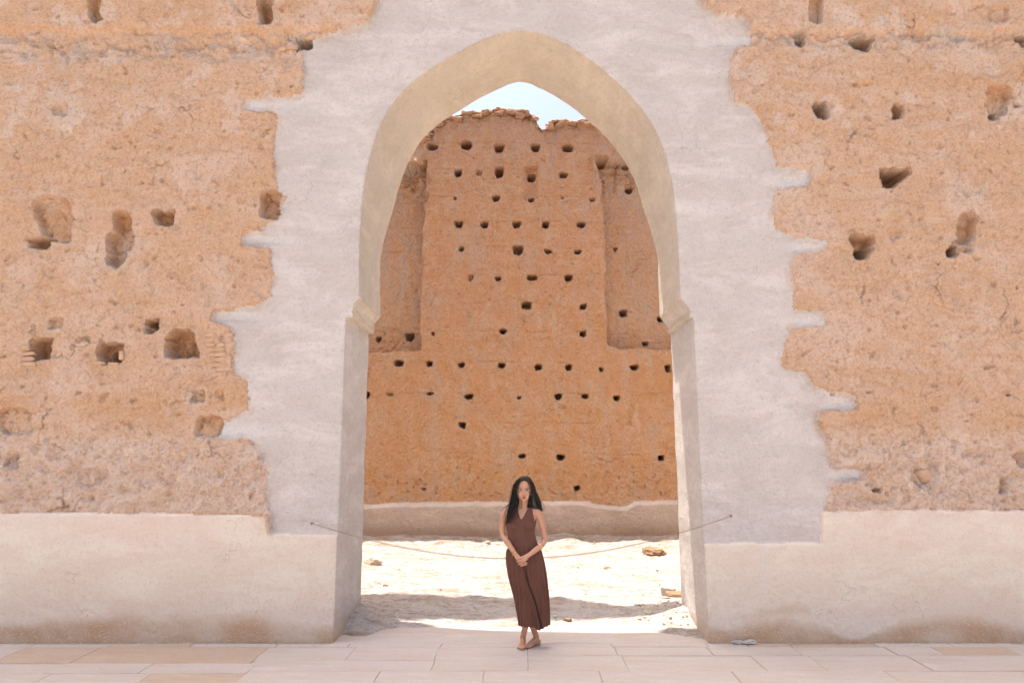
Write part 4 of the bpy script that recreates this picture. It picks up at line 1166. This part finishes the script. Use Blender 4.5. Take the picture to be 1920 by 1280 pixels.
for i, py in enumerate(rowsz):
    v = (py - 1022) / 149
    p0 = P(xl[i], py); p1 = P(xr[i], py)
    cx = (p0.x + p1.x) / 2; a_ = (p1.x - p0.x) / 2
    b_ = np.interp(v, [0, .06, .15, .35, .6, 1], [.098, .112, .126, .128, .118, .108])
    cyc = YW + np.interp(v, [0, .3, 1], [0, -.004, .012])
    tw = th + .50 * v ** 1.3 * np.sin(th + .6)            # folds sweep sideways towards the hem
    fA = np.abs(np.sin(fold_ph * 7 + 2.2 * np.sin(3 * th + .5) + 2.4 * v)) ** .8
    fB = np.sin(fold_ph * 19 + 4.5 * np.sin(2 * th + 1) + 1.5 * v * np.sin(5 * th)) * (.6 + .6 * np.sin(4 * th + 2 + 2 * v))
    fC = np.sin(fold_ph * 47 + 3 * np.sin(th))
    ampA = .032 * np.clip((v - .10) / .5, 0, 1); ampB = .0085 * np.clip(v / .05, 0, 1); ampC = .0032 * np.clip(v / .03, 0, 1) * (1 - .6 * v)
    soft_ = .35 + .65 * (.5 + .5 * np.sin(2 * th + 1.1 + 1.4 * v)) ; rel = (ampA * (fA - .85) + ampB * fB) * soft_ + ampC * fC
    # one deep fold running down the front, swinging to the hem's low point
    fx = np.interp(v, [.18, .45, .75, 1], [-.05, -.02, .25, .45])
    u_ = np.cos(tw)
    rel -= .030 * np.exp(-((u_ - fx) / .055) ** 2) * (np.sin(tw) < 0) * np.clip((v - .12) / .2, 0, 1)
    rel += .018 * np.exp(-((u_ - fx + .13) / .08) ** 2) * (np.sin(tw) < 0) * np.clip((v - .12) / .2, 0, 1)
    ea = a_ + rel * .55; eb = b_ + rel
    sk[i, :, 0] = cx + ea * np.cos(tw) * 1.0
    sk[i, :, 1] = cyc + eb * np.sin(tw)
    hem = -.030 * np.exp(-((u_ - .32) / .22) ** 2) * (np.sin(tw) < .3) + .012 * u_ * 0 + .004 * np.sin(fold_ph * 23) + .012 * np.clip(u_ - .6, 0, 1)
    sk[i, :, 2] = (p0.z + p1.z) / 2 + hem * np.clip((v - .5) / .5, 0, 1) ** 1.5
sv4 = sk.reshape(-1, 3)
ii = np.arange(NR - 1)[:, None] * NS; jj = np.arange(NS)[None, :]
sq4 = np.stack([ii + jj, ii + NS + jj, ii + NS + (jj + 1) % NS, ii + (jj + 1) % NS], -1).reshape(-1, 4)
skirt = link_mesh('skirt', np_mesh('skirt', sv4, sq4), MAT['dress'], dress)
md = skirt.modifiers.new('t', 'SOLIDIFY'); md.thickness = .0025; md.offset = 1

# face details
def blob(name, c, r, sx, sy, sz, mat, parent, rot=0):
    bm = bmesh.new(); bmesh.ops.create_uvsphere(bm, u_segments=16, v_segments=10, radius=1)
    for v in bm.verts: v.co = Vector((v.co.x * sx * r, v.co.y * sy * r, v.co.z * sz * r))
    me = bpy.data.meshes.new(name); bm.to_mesh(me); bm.free()
    for p in me.polygons: p.use_smooth = True
    o = link_mesh(name, me, mat, parent); o.location = c; o.rotation_euler = (0, rot, 0)
    return o
from mathutils.bvhtree import BVHTree
bvh = BVHTree.FromPolygons([v.co.copy() for v in skin_me.vertices], [tuple(p.vertices) for p in skin_me.polygons])
def skin_at(px, py):
    """point of the skin seen at that place, found along the depth direction"""
    p = P(px, py, -.1)
    h = bvh.ray_cast(Vector((p.x, YW - .6, p.z)), Vector((0, 1, 0)))
    return h[0] if h[0] is not None else p
for s in (-1, 1):
    e = skin_at(HC + s * 6.1, 919.3)
    eye = blob('eye', e + Vector((0, .0028, 0)), 1, .0135, .006, .0056, MAT['eyewhite'], person, s * .08)
    o = blob('iris', e + Vector((0, -.0012, .0006)), 1, .0062, .0032, .0054, MAT['iris'], person); o.parent = eye; o.matrix_parent_inverse = Matrix.Identity(4); o.location = Vector((0, -.004, .0006))
    lash = [skin_at(HC + s * (6.1 + q), 919.3 - 1.25 + .09 * q * q * (.7 if q * s > 0 else 1)) + Vector((0, -.0015, 0)) for q in (-2.6, -1.3, 0, 1.3, 2.9)]
    tube('eyelashes', lash, [.0012, .002, .0024, .0024, .0012], 6, MAT['iris'], person)
    brow = [skin_at(HC + s * q, yb_) + Vector((0, -.001, 0)) for q, yb_ in ((2.7, 916.6), (5, 915.7), (7.4, 915.3), (9.9, 916.4))]
    tube('eyebrow', brow, [.0026, .0033, .003, .0014], 6, MAT['brow'], person)
lp = [skin_at(HC + q, 932.4 - (.35 if abs(q) in (1.2,) else 0)) + Vector((0, .0012, 0)) for q in (-4.2, -2.4, -1.2, 0, 1.2, 2.4, 4.2)]
tube('lips', lp, [.0015, .0040, .0052, .0046, .0052, .0040, .0015], 8, MAT['lips'], person)
lp = [skin_at(HC + q, 934.2 - .06 * q * q) + Vector((0, .0012, 0)) for q in (-3.6, -2, 0, 2, 3.6)]
tube('lips', lp, [.0015, .0048, .0062, .0048, .0015], 8, MAT['lips'], person)
for p_, r_ in tips:
    blob('toenail', p_, 1, r_ * .6, r_ * .5, r_ * .3, MAT['nail'], person)

# hair: solid masses with loose strands over them
hb = bmesh.new()
def hmass(pts): limb(hb, [(P(x, y, d), r / PXW) for x, y, d, r in pts], 12, 1.0)
# cap over the skull leaving the face free, parted in the middle
cap_rows = [(892.0, 5.0, -.035, .060), (894.3, 9.5, -.060, .090), (898, 13.0, -.076, .108), (903, 15.4, -.070, .118), (909, 16.8, -.035, .122), (915, 17.8, -.018, .124), (922, 18.8, -.010, .124), (930, 19.8, .0, .120), (938, 21.0, .006, .112), (946, 22.0, .014, .105), (953, 23.5, .028, .10)]
loft(hb, [(P(984, py, (f + b) / 2), hw / PXW, (b - f) / 2) for py, hw, f, b in cap_rows], 26, 2.2)
limb(hb, [(P(980.5, 896.5, -.068), .020), (P(973, 901.5, -.074), .019), (P(968.6, 909, -.062), .018), (P(966.6, 918, -.046), .019), (P(965.6, 928, -.042), .023), (P(963.5, 938, -.055), .028), (P(961, 947, -.075), .032), (P(957.5, 957, -.095), .030), (P(955, 968, -.110), .024), (P(952.5, 978, -.118), .012)], 12)
limb(hb, [(P(986.5, 896.5, -.068), .020), (P(993.0, 901.5, -.074), .019), (P(997.2, 909, -.062), .018), (P(999.2, 918, -.046), .019), (P(999.6, 928, -.035), .024), (P(1000, 938, -.015), .032), (P(1002, 946, .0), .036), (P(1006, 952, .012), .028)], 12)
hmass([(1003, 930, .03, 7), (1006, 940, .04, 8), (1010, 950, .05, 7), (1014, 956, .055, 3)])
hair_me = remeshed('hair', hb, .004, 4, .5)
hair = link_mesh('hair', hair_me, MAT['hair'], person, label='long loose black hair parted in the middle')
hbv = BVHTree.FromPolygons([v.co.copy() for v in hair_me.vertices], [tuple(p.vertices) for p in hair_me.polygons])
sbm = bmesh.new()
def strand(pts, r0):
    n_ = len(pts); dens = []
    for i in range(n_ - 1):
        p0, p1, p2, p3 = pts[max(i - 1, 0)], pts[i], pts[i + 1], pts[min(i + 2, n_ - 1)]
        for k in range(4):
            t_ = k / 4
            dens.append(.5 * ((2 * p1) + (p2 - p0) * t_ + (2 * p0 - 5 * p1 + 4 * p2 - p3) * t_ ** 2 + (3 * p1 - p0 - 3 * p2 + p3) * t_ ** 3))
    dens.append(pts[-1]); prev = None
    for i, p in enumerate(dens):
        d = (dens[min(i + 1, len(dens) - 1)] - dens[max(i - 1, 0)]).normalized()
        u = d.cross(Vector((0, 1, .01))).normalized(); w = u.cross(d)
        r = r0 * (1 - .85 * (i / (len(dens) - 1)) ** 2)
        ring = [sbm.verts.new(p + u * r * math.cos(a) + w * r * math.sin(a)) for a in (0, 2.1, 4.2)]
        if prev:
            for k in range(3): sbm.faces.new((prev[k], prev[(k + 1) % 3], ring[(k + 1) % 3], ring[k]))
        prev = ring
def guide(pts, count, spread, r=.0016):
    for _ in range(count):
        jx, jd = random.gauss(0, 1), random.gauss(0, 1); ph = random.random() * 6
        ps = []
        for i, (x, y, d) in enumerate(pts):
            f = spread * (.25 + .75 * i / (len(pts) - 1))
            ps.append(P(x + jx * f + (.35 * f + 1.1 * max(0, (y - 930) / 40)) * math.sin(ph + i * 1.5), y + (random.uniform(-3, 3) if i == len(pts) - 1 else 0), d + jd * .0035 * f))
        strand(ps, r * random.uniform(.6, 1.2))
guide([(981, 893.5, -.05), (973, 899, -.083), (967.6, 908, -.075), (964.5, 918, -.062), (963, 928, -.065), (961, 940, -.085), (957, 952, -.11), (953.5, 966, -.13), (950.5, 982, -.135)], 150, 3.8)
guide([(982, 893.5, -.05), (975, 899, -.088), (969.5, 908, -.08), (967.5, 918, -.066), (967, 928, -.066), (967, 938, -.075), (968, 948, -.10), (964, 960, -.13), (957, 972, -.14)], 50, 2.4)
guide([(985.5, 893.5, -.05), (993.5, 899, -.083), (998, 908, -.07), (1001, 918, -.055), (1003.5, 928, -.045), (1006, 940, -.03), (1010, 950, .0), (1015, 957, .03)], 130, 3.2)
guide([(985, 893.5, -.05), (991.5, 899, -.088), (996.5, 908, -.08), (998.6, 918, -.062), (998.5, 928, -.055), (996.5, 938, -.045), (995, 946, -.03), (1000, 952, -.01)], 50, 2.0)
guide([(978, 934, -.06), (977, 940, -.085), (979, 945, -.09), (977.5, 951, -.10), (972, 954.5, -.12), (966, 953, -.12)], 6, .5, .0011)
guide([(962, 936, -.05), (957, 943, -.06), (950, 946.5, -.06), (945, 944.5, -.05), (946, 941, -.04)], 4, .4, .0008)
guide([(961, 940, -.05), (955, 946, -.06), (946, 951, -.05), (939, 959, -.03)], 7, .8, .0010)
guide([(1003, 922, .0), (1009, 931, .02), (1015, 940, .03), (1020, 946, .03), (1022, 951, .03)], 7, .8, .0008)
guide([(1006, 930, .0), (1012, 938, .02), (1018, 946, .03), (1019, 955, .03)], 5, .8, .0008)
guide([(1003, 955, .07), (1004, 968, .08), (1003, 980, .07), (1000, 990, .05), (1003, 998, .04)], 22, 1.6, .0016)
me = bpy.data.meshes.new('strands'); sbm.to_mesh(me); sbm.free()
for p in me.polygons: p.use_smooth = True
link_mesh('strands', me, MAT['hair'], hair)

# bangles and earring
def ring(name, c, ax, rad, tube_r, width, mat):
    bm = bmesh.new(); ax = ax.normalized(); u = ax.orthogonal().normalized(); w = ax.cross(u)
    n1, n2 = 28, 8; vs_ = []
    for i in range(n1):
        a = 2 * math.pi * i / n1; rd = u * math.cos(a) + w * math.sin(a)
        vs_.append([bm.verts.new(c + rd * (rad + tube_r * math.cos(b)) + ax * (width * math.sin(b))) for b in [2 * math.pi * j / n2 for j in range(n2)]])
    for i in range(n1):
        for j in range(n2):
            bm.faces.new((vs_[i][j], vs_[(i + 1) % n1][j], vs_[(i + 1) % n1][(j + 1) % n2], vs_[i][(j + 1) % n2]))
    bmesh.ops.recalc_face_normals(bm, faces=bm.faces[:])
    me = bpy.data.meshes.new(name); bm.to_mesh(me); bm.free()
    for p in me.polygons: p.use_smooth = True
    return link_mesh(name, me, mat, person)
ax1 = P(968.5, 1041.5, -.160) - P(957.5, 1025, -.100)
ring('bangle', P(963.3, 1034.2, -.138), ax1, .030, .0030, .0045, MAT['gold'])
ring('bangle', P(966.2, 1038.4, -.150), ax1, .030, .0030, .0045, MAT['gold'])
ring('bangle', P(1011.5, 1024.6, -.068), P(993, 1039, -.16) - P(1018, 1018, -.02), .0325, .0022, .009, MAT['gold'])
blob('earring', P(995.9, 926.5, -.058), 1, .004, .003, .006, MAT['gold'], person)

# keep every thing that only follows its parent in place
bpy.context.view_layer.update()
